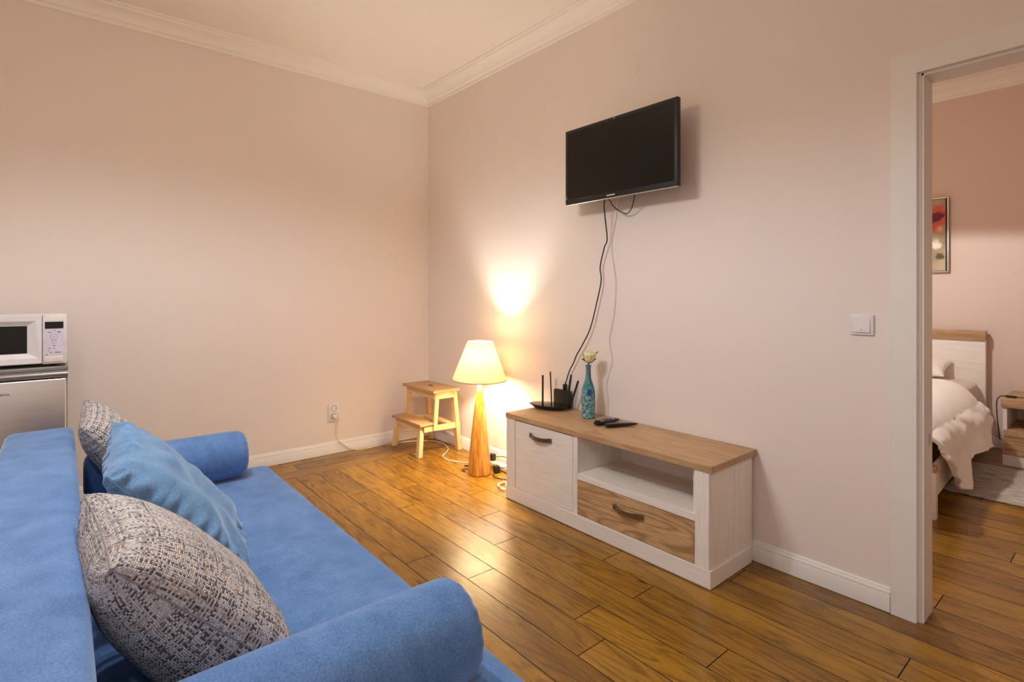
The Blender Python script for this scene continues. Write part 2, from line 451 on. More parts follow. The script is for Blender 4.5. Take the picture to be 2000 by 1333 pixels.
# cornices: profile (out from wall, down from ceiling)
CP = [(0,0), (0.116,0), (0.116,0.011), (0.100,0.013), (0.098,0.025), (0.072,0.031), (0.050,0.042), (0.036,0.058), (0.029,0.076), (0.013,0.079), (0.013,0.100), (0,0.100)]
def cornice(name, p0, p1, nrm, m0=0, m1=0, mat=None):
    p0, p1, nrm = Vector(p0), Vector(p1), Vector(nrm); d = (p1-p0).normalized()
    fa = lambda p, q: p0 + nrm*p - Vector((0,0,q)) + d*p*m0
    fb = lambda p, q: p1 + nrm*p - Vector((0,0,q)) - d*p*m1
    return struct(name, B().extrude_profile(CP, fa, fb), mat or M_CEIL, smooth=True)
cornice('trim_1', (0, YB, CH), (0, 0, CH), (1,0,0), 1, 1)
cornice('trim_2', (0, 0, CH), (XR, 0, CH), (0,-1,0), 1, 1)
cornice('trim_3', (0.6, YF, CH), (XR, YF, CH), (0,-1,0), 1, 1)
# baseboards: profile (out, up)
BP = [(0,0), (0.016,0), (0.016,0.066), (0.0145,0.069), (0.0125,0.0695), (0.0125,0.0725), (0.0145,0.0735), (0.0135,0.080), (0.009,0.084), (0.0085,0.0865), (0.0065,0.0875), (0.0065,0.091), (0.004,0.095), (0,0.097)]
BP = [(a, c*0.93) for a, c in BP]
def base(name, p0, p1, nrm, m0=0, m1=0):
    p0, p1, nrm = Vector(p0), Vector(p1), Vector(nrm); d = (p1-p0).normalized()
    fa = lambda p, q: p0 + nrm*p + Vector((0,0,q)) + d*p*m0
    fb = lambda p, q: p1 + nrm*p + Vector((0,0,q)) - d*p*m1
    return struct(name, B().extrude_profile(BP, fa, fb), M_TRIM, smooth=True)
base('baseboard_left', (0, YB, 0.002), (0, 0, 0.002), (1,0,0), 0, 1)
base('baseboard_right', (0, 0, 0.002), (3.339, 0, 0.002), (0,-1,0), 1, 0)
base('baseboard_bedroom', (0.6, YF, 0.002), (XR, YF, 0.002), (0,-1,0), 0, 0)

# door frame
def door_frame():
    x0, x1, h = DX0, DX1, DH
    j = B()  # lining with rebate and stop
    j.box(x0-0.03, -0.001, 0, x0-0.004, WT+0.011, h+0.03); j.box(x1+0.004, -0.001, 0, x1+0.03, WT+0.011, h+0.03); j.box(x0-0.03, -0.001, h+0.004, x1+0.03, WT+0.011, h+0.03)
    j.box(x0-0.006, 0.004, 0, x0+0.004, WT+0.011, h+0.004, 0.001, 1); j.box(x1-0.004, 0.004, 0, x1+0.006, WT+0.011, h+0.004, 0.001, 1); j.box(x0-0.004, 0.004, h-0.006, x1+0.004, WT+0.011, h+0.006, 0.001, 1)
    d = struct('door_1', j, M_TRIM)
    c = B(); cx0, cx1, ct = 3.341, 3.421, 0.016
    # mitred casing, front
    for (ya, yb) in ((-ct, 0.0), (WT+0.011, WT+0.011+ct)):
        L = [(cx0, 0), (cx1, 0), (cx1, h+0.005), (cx0, h+0.085)]
        R_ = [(x1+0.014, 0), (x1+0.094, 0), (x1+0.094, h+0.085), (x1+0.014, h+0.005)]
        T = [(cx1, h+0.005), (x1+0.014, h+0.005), (x1+0.094, h+0.085), (cx0, h+0.085)]
        for q in (L, R_, T):
            g = 0.0004; cx_ = sum(p[0] for p in q)/4
            c.hexa([(p[0], ya, p[1]) for p in q][::1] + [(p[0], yb, p[1]) for p in q][::1])
    c.obj('casing', M_TRIM, d, smooth=False, local=True)
    k = B(); k.box(x0+0.0035, 0.07, 0.64, x0+0.0055, 0.085, 0.68); k.obj('strike_plate', M_SILVER, d, smooth=False, local=True)
door_frame()

# ------------------------------------------------------------------ television
def television():
    t = thing('television', 'black flat screen television mounted high on the pale pink wall', 'television', (2.145, -0.15, 1.722))
    x0, x1, z0, z1, y = 1.776, 2.519, 1.722, 2.150, -0.15
    B().box(x0, y, z0, x1, y+0.028, z1, 0.004).obj('bezel', M_BLACK, t)
    B().box(x0+0.018, y-0.0008, z0+0.026, x1-0.018, y+0.002, z1-0.018, 0.0004, 1).obj('screen', M_SCREEN, t)
    B().box(x0+0.08, y+0.028, z0+0.05, x1-0.08, y+0.062, z1-0.10, 0.012).obj('rear_housing', M_BLACK, t)
    B().box(x0+0.004, y+0.004, z0-0.004, x1-0.004, y+0.02, z0+0.001, 0.001, 1).obj('lower_trim', M_SILVER, t)
    B().box(2.085, y-0.0018, z0+0.010, 2.140, y, z0+0.0155, 0.0005, 1).obj('logo', M_WPLASTIC, t)
    B().box(2.13, y-0.0012, z1-0.010, 2.142, y, z1-0.0065).obj('badge', M_SILVER, t, smooth=False)
    B().box(x0+0.008, y-0.001, z0+0.03, x0+0.013, y, z0+0.045).obj('sticker', M_SILVER, t, smooth=False)
    m = B(); m.box(2.04, y+0.06, 1.84, 2.26, y+0.075, 2.04, 0.003, 1)
    m.box(2.12, y+0.07, 1.90, 2.18, -0.012, 1.98, 0.004, 1); m.box(2.09, -0.014, 1.85, 2.21, -0.0005, 2.03, 0.003, 1)
    m.obj('wall_bracket', M_BLACK, t)
television()
def cord(name, pts, r, mat, label, cat='cord', seg=8, group=None, parts=()):
    o = B().tube(pts, r, seg).obj(name, mat); return tag(o, label, cat, group)
c = cord('television_cable', [(2.035,-0.10,1.73), (2.012,-0.085,1.69), (1.992,-0.035,1.52), (1.972,-0.035,1.47), (1.935,-0.028,1.36), (1.942,-0.028,1.28), (1.905,-0.028,1.14), (1.86,-0.03,1.00), (1.80,-0.032,0.90), (1.752,-0.030,0.835), (1.725,-0.028,0.785), (1.690,-0.026,0.735), (1.655,-0.026,0.65)],
     0.0035, M_CORDB, 'long black power cord hanging down the wall from television to router')
B().box(1.640, -0.037, 0.612, 1.664, -0.015, 0.650, 0.006).obj('plug', M_BLACK, c, label='black plug on the cord end')
cord('aerial_cord', [(2.055,-0.10,1.73), (2.075,-0.07,1.68), (2.12,-0.035,1.645), (2.17,-0.05,1.66), (2.21,-0.08,1.70), (2.235,-0.10,1.74)], 0.0028, M_CORDB,
     'short black cord looped under the lower edge of the television')
cord('antenna_cord', [(2.09,-0.05,1.75), (2.045,-0.014,1.70), (2.03,-0.009,1.62), (2.00,-0.009,1.50), (2.012,-0.009,1.38), (2.030,-0.009,1.27), (2.018,-0.009,1.10), (1.985,-0.009,0.96), (1.990,-0.009,0.90), (2.005,-0.009,0.83), (1.985,-0.009,0.76), (1.962,-0.009,0.69), (1.972,-0.007,0.60), (1.975,-0.005,0.52), (1.975,-0.004,0.49)], 0.0022,
     M_WPLASTIC, 'thin white cord running down the wall behind the blue bottle')

# round cover on wall, switch
t = thing('junction_cover', 'round blanking cover painted over on the wall above the television', 'wall cover', (2.15, 0, 2.44))
b = B(); b.lathe([(0.0001, -0.003), (0.036, -0.003), (0.038, -0.0015), (0.038, 0.001)], (0,0,0), 48, Matrix.Translation((2.15, 0, 2.44)) @ Matrix.Rotation(-PI/2, 4, 'X'))
b.obj('cover_disc', M_WALL, t)
def switch():
    t = thing('light_switch', 'white square light switch on the wall left of the doorway', 'light switch', (3.244, 0, 1.082))
    c = Vector((3.244, 0, 1.082)); h = 0.0405
    f = B()
    f.box(c.x-h, -0.009, c.z-h, c.x+h, -0.0002, c.z+h, 0.004, 3); f.obj('switch_frame', M_WPLASTIC, t)
    f = B(); hh = 0.028
    f.hexa([(c.x-hh, -0.015, c.z-hh), (c.x+hh, -0.015, c.z-hh), (c.x+hh, -0.006, c.z-hh), (c.x-hh, -0.006, c.z-hh),
            (c.x-hh, -0.0105, c.z+hh), (c.x+hh, -0.0105, c.z+hh), (c.x+hh, -0.006, c.z+hh), (c.x-hh, -0.006, c.z+hh)])
    r = f.obj('rocker', M_WPLASTIC, t, smooth=False)
    B().box(c.x-0.002, -0.0152, c.z-0.021, c.x+0.002, -0.0140, c.z-0.017).obj('indicator', M_GREYBTN, r, smooth=False)
switch()

# ------------------------------------------------------------------ TV cabinet
def handle(parent, cx, y, z, L=0.155, drop=0.0):
    """flat strap pull bowed outwards and a little downwards"""
    b = B(); n = 16; hw = 0.012; rows = []
    for i in range(n+1):
        s = i/n; u = s*2-1
        x = cx + u*L/2
        out = 0.026*(1-abs(u)**2.6)
        zz = z - 0.004*(1-u*u)
        hh = hw*(1.0 - 0.12*(1-u*u))
        if abs(u) > 0.93: out = 0.0
        rows.append([(x, y-out-0.003, zz-hh), (x, y-out-0.003, zz+hh), (x, y-out, zz+hh), (x, y-out, zz-hh)])
    V = [[b.bm.verts.new(p) for p in r] for r in rows]
    for i in range(n):
        for k in range(4): b.bm.faces.new((V[i][k], V[i+1][k], V[i+1][(k+1) % 4], V[i][(k+1) % 4]))
    b.bm.faces.new(V[0]); b.bm.faces.new(list(reversed(V[-1])))
    for sx in (-1, 1): b.box(cx+sx*L/2-0.009, y-0.010, z-0.0125, cx+sx*L/2+0.009, y+0.0005, z+0.0125, 0.002, 1)
    return b.obj('handle', M_STEELDARK, parent, label='brushed dark metal handle')
def cabinet():
    x0, x1, yf, yb = 1.521, 2.815, -0.385, -0.018
    t = thing('tv_cabinet', 'low whitewashed cabinet with oak top and oak drawer under the television', 'tv cabinet', ((x0+x1)/2, (yf+yb)/2, 0))
    zt = 0.475
    B().box(1.518, -0.391, zt, 2.831, -0.006, 0.504, 0.0015, 1).obj('cabinet_top', M_OAKTOP, t, label='oak top board')
    b = B()   # plinth
    b.box(x0-0.003, yf-0.004, 0.002, x1+0.008, yf+0.016, 0.076, 0.001, 1); b.obj('front_plinth', M_PALE_X, t)
    B().box(x1-0.012, yf+0.016, 0.002, x1+0.008, yb-0.02, 0.072, 0.001, 1).obj('side_plinth', M_PALE_X, t)
    B().box(x0-0.003, yf+0.016, 0.002, x0+0.016, yb-0.02, 0.072, 0.001, 1).obj('side_plinth', M_PALE_X, t)
    B().box(x1-0.018, yf+0.0185, 0.004, x1, yb, zt, 0.0008, 1).obj('side_panel', M_PALE_Z, t)
    B().box(x0, yf+0.0185, 0.004, x0+0.018, yb, zt, 0.0008, 1).obj('side_panel', M_PALE_Z, t)
    B().box(x0, yf-0.001, 0.077, 1.598, yf+0.018, zt-0.0005, 0.0008, 1).obj('front_stile', M_PALE_Z, t)
    B().box(2.751, yf-0.001, 0.077, x1, yf+0.018, zt-0.0005, 0.0008, 1).obj('front_stile', M_PALE_Z, t)
    B().box(2.056, yf+0.002, 0.077, 2.087, yb-0.01, zt-0.0005, 0.0008, 1).obj('divider', M_PALE_Z, t)
    B().box(x0+0.018, yb-0.012, 0.06, x1-0.018, yb-0.004, zt-0.001).obj('back_panel', M_PALE_X, t, smooth=False)
    B().box(2.088, yf+0.002, 0.256, 2.751, yb-0.013, 0.286, 0.0008, 1).obj('shelf', M_PALE_X, t)
    B().box(2.733, yf+0.018, 0.286, 2.751, yb-0.013, zt-0.001).obj('inner_panel', M_PALE_Z, t, smooth=False)
    B().box(x0+0.018, yf+0.02, 0.055, x1-0.018, yb-0.013, 0.072).obj('bottom_panel', M_PALE_X, t, smooth=False)
    d = B().box(1.6015, yf+0.001, 0.0785, 2.0545, yf+0.018, zt-0.006, 0.0012, 1).obj('door', M_PALE_X, t)
    handle(d, 1.817, yf+0.001, 0.413)
    d = B().box(2.0895, yf+0.001, 0.0785, 2.7485, yf+0.018, 0.2525, 0.0012, 1).obj('drawer', M_OAKDRW, t, label='rustic oak drawer front')
    handle(d, 2.410, yf+0.001, 0.192)
cabinet()

# ------------------------------------------------------------------ things on the cabinet
TZ = 0.5042
def router():
    t = thing('router', 'black wireless router with raised antennas on the left end of cabinet', 'router', (1.60, -0.125, TZ), 0)
    b = B()   # leaf-shaped shell: pointed ends, upper rim
    n = 40
    def shell(u, v):
        a = u*2*PI; c, s_ = math.cos(a), math.sin(a)
        rx, ry = 0.134, 0.074
        x = rx*math.copysign(abs(c)**1.15, c); y = ry*math.copysign(abs(s_)**0.95, s_)
        # v from bottom centre to rim to top centre
        if v < 0.35: k = v/0.35; sc, z = 0.62*k, 0.001
        elif v < 0.6: k = (v-0.35)/0.25; sc, z = 0.62+0.38*k, 0.001+0.026*k**1.3
        elif v < 0.68: k = (v-0.6)/0.08; sc, z = 1.0-0.03*k, 0.027+0.003*k
        else: k = (v-0.68)/0.32; sc, z = 0.97*(1-k), 0.030+0.003*math.sin(k*PI/2)
        ang = math.radians(22)
        X, Y = x*sc, y*sc
        return Vector((1.617+X*math.cos(ang)-Y*math.sin(ang), -0.128+X*math.sin(ang)+Y*math.cos(ang), TZ+z))
    b.grid(shell, 48, 25, closeu=True); b.obj('shell', M_BLACKG, t, label='glossy black shell')
    for (x, y, z0, tx, ty, tz) in ((1.583,-0.150,0.526,1.584,-0.150,0.709), (1.590,-0.080,0.524,1.565,-0.068,0.721), (1.722,-0.084,0.522,1.748,-0.072,0.722), (1.727,-0.066,0.516,1.802,-0.068,0.692)):
        m = B(); d = Vector((tx-x, ty-y, tz-z0)); a = Vector((x, y, z0))
        M = Matrix.Translation(a) @ d.to_track_quat('Z', 'X').to_matrix().to_4x4()
        m.box(-0.0065, -0.0035, 0, 0.0065, 0.0035, d.length, 0.003, 2, M); m.obj('antenna', M_BLACK, t)
router()
def media_box():
    t = thing('adapter_box', 'black rounded box standing upright behind the router with a plug on top', 'electronic box', (1.70, -0.085, TZ), 0)
    M = Matrix.Translation((1.632, -0.026, TZ)) @ Matrix.Rotation(0, 4, 'Z')
    b = B(); b.box(-0.073, -0.014, 0.0, 0.073, 0.014, 0.108, 0.013, 4, M); b.obj('housing', M_BLACK, t)
    m = Matrix.Translation((1.690, -0.026, TZ+0.10)); B().box(-0.005, -0.004, 0, 0.005, 0.004, 0.026, 0.002, 1, m).obj('peg', M_BLACK, t)
media_box()
def bottle():
    c = (1.928, -0.122, TZ)
    t = thing('decorated_bottle', 'turquoise beaded glass bottle on the cabinet top', 'bottle', c)
    n = NT('turquoise_bead_glaze'); o = n.obj(); vo = n.n('ShaderNodeTexVoronoi'); vo.inputs['Scale'].default_value = 190; n.l(o, vo.inputs['Vector'])
    sp = n.n('ShaderNodeSeparateColor'); n.l(vo.outputs['Color'], sp.inputs[0])
    big = n.noise(o, 22, 3)
    colb = n.ramp(sp.outputs[0], ((0, srgb(28, 92, 120)), (0.28, srgb(60, 150, 168)), (0.55, srgb(110, 176, 186)), (0.75, srgb(196, 200, 196)), (0.93, srgb(168, 176, 110))), 'CONSTANT')
    smooth_c = n.ramp(big, ((0.35, srgb(38, 118, 138)), (0.6, srgb(84, 160, 166))))
    sz = n.n('ShaderNodeSeparateXYZ'); n.l(o, sz.inputs[0])
    msk = n.ramp(n.math('ADD', sz.outputs[2], n.math('MULTIPLY', big, 0.05)), ((0.16, (1,1,1,1)), (0.20, (0.25,0.25,0.25,1))))
    n.l(n.mix(msk, smooth_c, colb), n.p.inputs['Base Color']); n.set(Roughness=0.35)
    n.bump(n.math('SUBTRACT', 1.0, n.math('MULTIPLY', vo.outputs['Distance'], 3.0)), 0.7, 0.003)
    prof = [(0.0001,0.0), (0.034,0.0), (0.0375,0.004), (0.0385,0.02), (0.0385,0.13), (0.037,0.155), (0.031,0.18), (0.022,0.205), (0.0165,0.225), (0.0145,0.25), (0.0140,0.288), (0.0155,0.290), (0.0155,0.298), (0.0120,0.300), (0.0110,0.298), (0.0110,0.25), (0.0125,0.22), (0.0001,0.215)]
    B().lathe(prof, c, 40).obj('glass_body', n.m, t)
    nb = plain('blue_glitter_star', srgb(24, 84, 140), 0.35, nscale=300, namp=0.3)
    b = B(); b.box(-0.012, -0.004, -0.017, 0.012, 0.004, 0.017, 0.003, 1, Matrix.Translation((c[0]+0.030, c[1]-0.024, c[2]+0.150)) @ Matrix.Rotation(0.9, 4, 'Z') @ Matrix.Rotation(0.2, 4, 'Y'))
    b.obj('patch', nb, t, label='dark blue patch on the bottle shoulder')
    nr = plain('brown_ribbon', srgb(110, 56, 46), 0.6)
    b = B().tube([(c[0]+0.012, c[1]-0.010, c[2]+0.286), (c[0]+0.021, c[1]-0.012, c[2]+0.262), (c[0]+0.024, c[1]-0.014, c[2]+0.225), (c[0]+0.031, c[1]-0.016, c[2]+0.188)], [0.004, 0.002], 6)
    b.obj('ribbon', nr, t, label='brown ribbon at the neck')
    # flower
    f = thing('artificial_rose', 'cream yellow artificial rose standing in the turquoise bottle', 'flower', (c[0], c[1], c[2]+0.22))
    gr = plain('dull_green_leaf', srgb(74, 66, 40), 0.7)
    B().tube([(c[0], c[1], c[2]+0.222), (c[0]+0.001, c[1], c[2]+0.30), (c[0]+0.006, c[1], c[2]+0.335)], 0.003, 6).obj('stem', gr, f)
    pm = plain('cream_petal', srgb(232, 226, 176), 0.75, nscale=60, namp=0.08)
    P0 = Vector((c[0]+0.010, c[1], c[2]+0.345))
    b = B(); rnd = random.Random(5)
    for k in range(26):
        q = k/25; R_ = 0.007 + 0.026*q**0.8; a0 = k*2.399; span = 1.15-0.35*q
        lo = -1.25; hi = 1.35-0.75*q+rnd.uniform(-0.22, 0.22); lip = 0.40*q
        def pet(u, v, a0=a0, R_=R_, span=span, lo=lo, hi=hi, lip=lip, k=k):
            x = (u-0.5)*2; el = lo+(hi-lo)*v*(1-0.12*x*x); az = a0+x*span*(0.45+0.55*math.sin(PI*min(1.0, 0.15+v*0.6)))
            rr = R_*(1+lip*max(0, v-0.65)*2.2+0.05*math.sin(x*5+k))
            return P0 + Vector((rr*math.cos(el)*math.cos(az), rr*math.cos(el)*math.sin(az), rr*1.05*math.sin(el)+0.012*lip*v))
        b.grid(pet, 8, 8)
    o = b.obj('bloom', pm, f, angle=80); md = o.modifiers.new('th', 'SOLIDIFY'); md.thickness = 0.0006
    for (a, L, up) in ((4.0, 0.064, 0.95), (0.75, 0.080, 0.80), (4.1, 0.050, 0.55), (0.9, 0.050, 0.5), (3.4, 0.052, 0.8), (5.2, 0.046, 0.6), (2.2, 0.050, 0.9)):
        base_ = Vector((c[0]+0.004, c[1], c[2]+0.305+rnd.uniform(0, 0.018))); dr = Vector((math.cos(a)*math.cos(up), math.sin(a)*math.cos(up), math.sin(up)))
        side = Vector((-math.sin(a)*0.5, math.cos(a)*0.5, 0.8)); lb = B()
        def leaf(u, v): return base_ + dr*L*v + side*((u-0.5)*0.020*math.sin(PI*min(1, v*0.9+0.1))) + Vector((0,0,0.004*math.sin(v*PI)))
        lb.grid(leaf, 2, 6); lo = lb.obj('leaf', gr, f); md = lo.modifiers.new('th', 'SOLIDIFY'); md.thickness = 0.0006
bottle()
def remote(label, a, ang, tail, L, zt, tilt=0.0):
    """a: thick end centre; narrow end away along ang"""
    t = thing('remote_control', label, 'remote control', (a[0], a[1], TZ), 0)
    M = Matrix.Translation((a[0], a[1], zt)) @ Matrix.Rotation(ang, 4, 'Z') @ Matrix.Rotation(tilt, 4, 'Y')
    b = B()
    def sh(u, v):
        an = u*2*PI; x = v*L
        w = 0.027*(1-0.22*v) if not tail else 0.026*(1-0.50*v**0.8)
        h = 0.0125*(1-0.15*v) if not tail else 0.0115*(1-0.35*v)
        e = min(1.0, math.sin(PI*min(max(v, 0.0), 1.0))**0.28 if 0 < v < 1 else 0.0)
        c, s = math.cos(an), math.sin(an)
        return M @ Vector((x, w*e*math.copysign(abs(c)**0.6, c), 0.0128 + h*e*math.copysign(abs(s)**0.75, s)))
    b.grid(sh, 24, 30, closeu=True); b.obj('casing', M_BLACKG, t)
    if tail: return
    for i in range(7):
        for j in range(3):
            p = M @ Vector((0.022+i*0.017, (j-1)*0.0125, 0.0238-0.0003*i))
            m = M_GREYBTN if (i in (1, 2, 6) and j != 1) or i == 2 else M_BLACK
            B().box(-0.0045, -0.0032, -0.001, 0.0045, 0.0032, 0.0022, 0.0008, 1, Matrix.Translation(p) @ Matrix.Rotation(ang, 4, 'Z')).obj('button', m, t)
remote('black remote with grey buttons resting on top of the other remote', (2.082, -0.245), math.radians(86), False, 0.185, TZ+0.001)
remote('slim black remote lying crossways, tapered end towards the wall', (2.135, -0.232), math.radians(62), True, 0.19, TZ)

# ------------------------------------------------------------------ step stool
def stool():
    M_STOOLTOP = wood('brown_aspen_tread', srgb(176, 132, 84), srgb(204, 162, 112), srgb(150, 104, 62), 'x', 3, contrast=0.4)  # browner, darker tone for top and step than for the legs
    t = thing('step_stool', 'light wooden two step stool in the room corner', 'step stool', (0.34, -0.22, 0))
    def leg(bx, by, tx, ty, zt, w=0.020, d=0.016, zb=0.002):
        b = B(); q = [(-w, -d), (w, -d), (w, d), (-w, d)]
        b.hexa([(bx+x, by+y, zb) for x, y in q] + [(tx+x, ty+y, zt) for x, y in q]); return b.obj('leg', M_STOOLZ, t, smooth=False)
    xl0, xl1, xr0, xr1 = 0.105, 0.145, 0.510, 0.490
    leg(xl0, -0.375, xl1, -0.355, 0.232); leg(xr0+0.002, -0.385, xr1+0.012, -0.365, 0.232)
    leg(0.125, -0.045, 0.205, -0.135, 0.478); leg(0.525, -0.045, 0.590, -0.135, 0.478)
    for xb, xt in ((0.150, 0.195), (0.548, 0.602)):
        b = B(); w, d = 0.020, 0.016; q = [(-w*0.5, -d), (w*0.5, -d), (w*0.5, d), (-w*0.5, d)]
        b.hexa([(xb+x, -0.275+y, 0.19) for x, y in q] + [(xt+x, -0.290+y, 0.478) for x, y in q]); b.obj('upright', M_STOOLZ, t, smooth=False)
    B().box(0.168, -0.335, 0.479, 0.632, -0.105, 0.500, 0.003, 2).obj('top', M_STOOLTOP, t)
    h = plain('stool_handhold_shadow', srgb(60, 36, 16), 0.9)  # flat dark disc: shade of a hand hole put into the colour
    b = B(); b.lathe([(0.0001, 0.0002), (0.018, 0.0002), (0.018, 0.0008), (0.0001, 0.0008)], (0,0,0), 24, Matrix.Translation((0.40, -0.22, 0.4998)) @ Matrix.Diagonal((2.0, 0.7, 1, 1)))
    b.obj('handhold_shade', h, t, label='dark oval disc painted as the shade of a hand hole in the top')
    B().box(0.118, -0.405, 0.233, 0.560, -0.270, 0.251, 0.003, 2).obj('step', M_STOOLTOP, t)
    # rails
    for xa, xb in ((0.128, 0.176), (0.520, 0.548)):
        b = B(); q = [(xa+0.010, -0.36), (xa+0.022, -0.36), (xb+0.020, -0.06), (xb+0.008, -0.06)]
        b.hexa([(x, y, 0.185) for x, y in q] + [(x, y, 0.226) for x, y in q]); b.obj('side_rail', M_STOOL, t, smooth=False)
    for xa in (0.196, 0.590):
        B().box(xa, -0.29, 0.430, xa+0.014, -0.13, 0.478).obj('top_rail', M_STOOL, t, smooth=False)
    B().box(0.205, -0.310, 0.435, 0.600, -0.296, 0.478).obj('apron', M_STOOL, t, smooth=False)
    B().box(0.145, -0.382, 0.192, 0.505, -0.368, 0.232).obj('apron', M_STOOL, t, smooth=False)
    B().box(0.170, -0.150, 0.205, 0.560, -0.075, 0.222).obj('rear_board', M_STOOL, t, smooth=False)
    b = B(); b.lathe([(0.0001, 0.0), (0.006, 0.0), (0.006, 0.001), (0.0001, 0.001)], (0,0,0), 16, Matrix.Translation((0.6045, -0.165, 0.455)) @ Matrix.Rotation(PI/2, 4, 'Y'))
    b.obj('screw', M_STEELDARK, t, label='dark screw head')
stool()

# ------------------------------------------------------------------ table lamp on the floor
def table_lamp():
    t = thing('table_lamp', 'lit lamp with cream shade on a tapered wooden base standing on the floor', 'lamp', (LB.x, LB.y, 0.0))
    b = B()
    prof = [(0.0001, 0.002), (0.076, 0.002), (0.0775, 0.008), (0.070, 0.12), (0.055, 0.27), (0.036, 0.43), (0.021, 0.555), (0.0185, 0.560), (0.0001, 0.561)]
    b.lathe(prof, (LB.x, LB.y, 0), 14); b.obj('base', M_LAMPWOOD, t, angle=15, label='faceted striped wooden cone')
    B().lathe([(0.0001, 0.560), (0.0155, 0.560), (0.0155, 0.662), (0.019, 0.665), (0.019, 0.705), (0.024, 0.726), (0.025, 0.736), (0.020, 0.738), (0.0001, 0.738)], (LB.x, LB.y, 0), 28).obj('lamp_holder', M_WPLASTIC, t)
    tilt = Matrix.Translation((LB.x, LB.y, 0.66)) @ Matrix.Rotation(math.radians(2.0), 4, 'Y') @ Matrix.Translation((-LB.x, -LB.y, -0.66))
    pr = [(0.182, 0.632), (0.0865, 0.882), (0.0855, 0.882), (0.181, 0.632)]
    o = B().lathe(pr, (LB.x, LB.y, 0), 72, tilt, closed=True).obj('lamp_shade', M_SHADE, t)
    rim = plain('shade_binding', srgb(176, 150, 104), 0.8)
    for r_, z_, nm in ((0.182, 0.632, 'binding'), (0.0862, 0.882, 'binding')):
        b = B(); b.lathe([(r_-0.0016, z_-0.0022), (r_+0.0014, z_-0.0022), (r_+0.0012, z_+0.0025), (r_-0.0018, z_+0.0025)], (LB.x, LB.y, 0), 72, tilt, closed=True); b.obj(nm, rim, o)
table_lamp()
# ------------------------------------------------------------------ sockets and floor cables
def socket():
    t = thing('wall_socket', 'white double wall socket above the baseboard left of the stool', 'socket', (0, -0.826, 0.31))
    y0, y1, z0, z1 = -0.868, -0.786, 0.243, 0.378
    B().box(0.0002, y0, z0, 0.010, y1, z1, 0.003, 2).obj('socket_plate', M_WPLASTIC, t)
    dk = plain('socket_well', srgb(150, 140, 132), 0.6)
    for zc in (0.343, 0.283):
        b = B(); b.lathe([(0.0215, 0.0100), (0.0235, 0.0112), (0.0215, 0.0118), (0.0190, 0.0104)], (0,0,0), 32, Matrix.Translation((0, -0.826, zc)) @ Matrix.Rotation(PI/2, 4, 'Y'), closed=True)
        r_ = b.obj('socket_ring', dk, t)
    for dy in (-0.0095, 0.0095):
        B().lathe([(0.0001, 0.0101), (0.003, 0.0101), (0.003, 0.0106), (0.0001, 0.0106)], (0,0,0), 12, Matrix.Translation((0, -0.826+dy, 0.343)) @ Matrix.Rotation(PI/2, 4, 'Y')).obj('socket_hole', M_BLACK, t)
socket()
pts = [(0.05, -0.826, 0.262), (0.045, -0.828, 0.22), (0.032, -0.826, 0.165), (0.028, -0.80, 0.10), (0.034, -0.745, 0.050), (0.040, -0.69, 0.018), (0.046, -0.64, 0.005), (0.045, -0.52, 0.005), (0.045, -0.40, 0.005), (0.085, -0.25, 0.005), (0.15, -0.13, 0.005), (0.22, -0.075, 0.005),
       (0.33, -0.060, 0.005), (0.45, -0.095, 0.005), (0.525, -0.150, 0.005), (0.57, -0.205, 0.005), (0.62, -0.250, 0.005), (0.72, -0.262, 0.005), (0.80, -0.225, 0.005), (0.88, -0.180, 0.005), (0.95, -0.15, 0.006)]
c = cord('extension_cord', pts, 0.0038, M_CORDW, 'white extension cord from wall socket along the floor under the stool to lamp')
B().lathe([(0.0001, 0.0), (0.019, 0.0), (0.019, 0.016), (0.010, 0.030), (0.0001, 0.032)], (0,0,0), 20, Matrix.Translation((0.0122, -0.826, 0.283)) @ Matrix.Rotation(PI/2, 4, 'Y')).obj('plug', M_CORDW, c)
B().tube([(0.036, -0.826, 0.283), (0.046, -0.826, 0.276), (0.050, -0.826, 0.262)], 0.0055, 8).obj('plug_sleeve', M_CORDW, c)
def strip():
    t = thing('power_strip', 'white power strip on the floor behind the wooden lamp base', 'power strip', (1.10, -0.092, 0.0), 0.0)
    B().box(-0.15, -0.027, 0.002, 0.15, 0.027, 0.040, 0.008, 3).obj('strip_body', M_CORDW, t, local=True)
    dk = M_GREYBTN
    for i in range(4): B().lathe([(0.0001, 0.0401), (0.019, 0.0401), (0.019, 0.0408), (0.0001, 0.0408)], (-0.10+i*0.065, 0, 0), 20).obj('outlet', dk, t, local=True)
strip()
def brick(label, M, cordpts):
    t = thing('power_adapter', label, 'power adapter', M.translation)
    B().box(-0.021, -0.018, 0, 0.021, 0.018, 0.045, 0.004, 2, M).obj('adapter_body', M_BLACK, t)
    B().tube(cordpts, 0.0025, 6).obj('adapter_cord', M_CORDB, t)
brick('black plug adapter right of the lamp base, nearer the wall', Matrix.Translation((1.008, -0.092, 0.042)) @ Matrix.Rotation(0.1, 4, 'Z'),
      [(1.025, -0.085, 0.065), (1.06, -0.05, 0.070), (1.14, -0.035, 0.072), (1.26, -0.030, 0.072), (1.40, -0.028, 0.068), (1.50, -0.03, 0.060)])
brick('black plug adapter right of the lamp base, nearer the cabinet', Matrix.Translation((1.137, -0.157, 0.0035)) @ Matrix.Rotation(-0.25, 4, 'Z'),
      [(1.155, -0.145, 0.030), (1.20, -0.135, 0.045), (1.22, -0.10, 0.045), (1.30, -0.09, 0.03), (1.42, -0.08, 0.02), (1.50, -0.08, 0.02)])
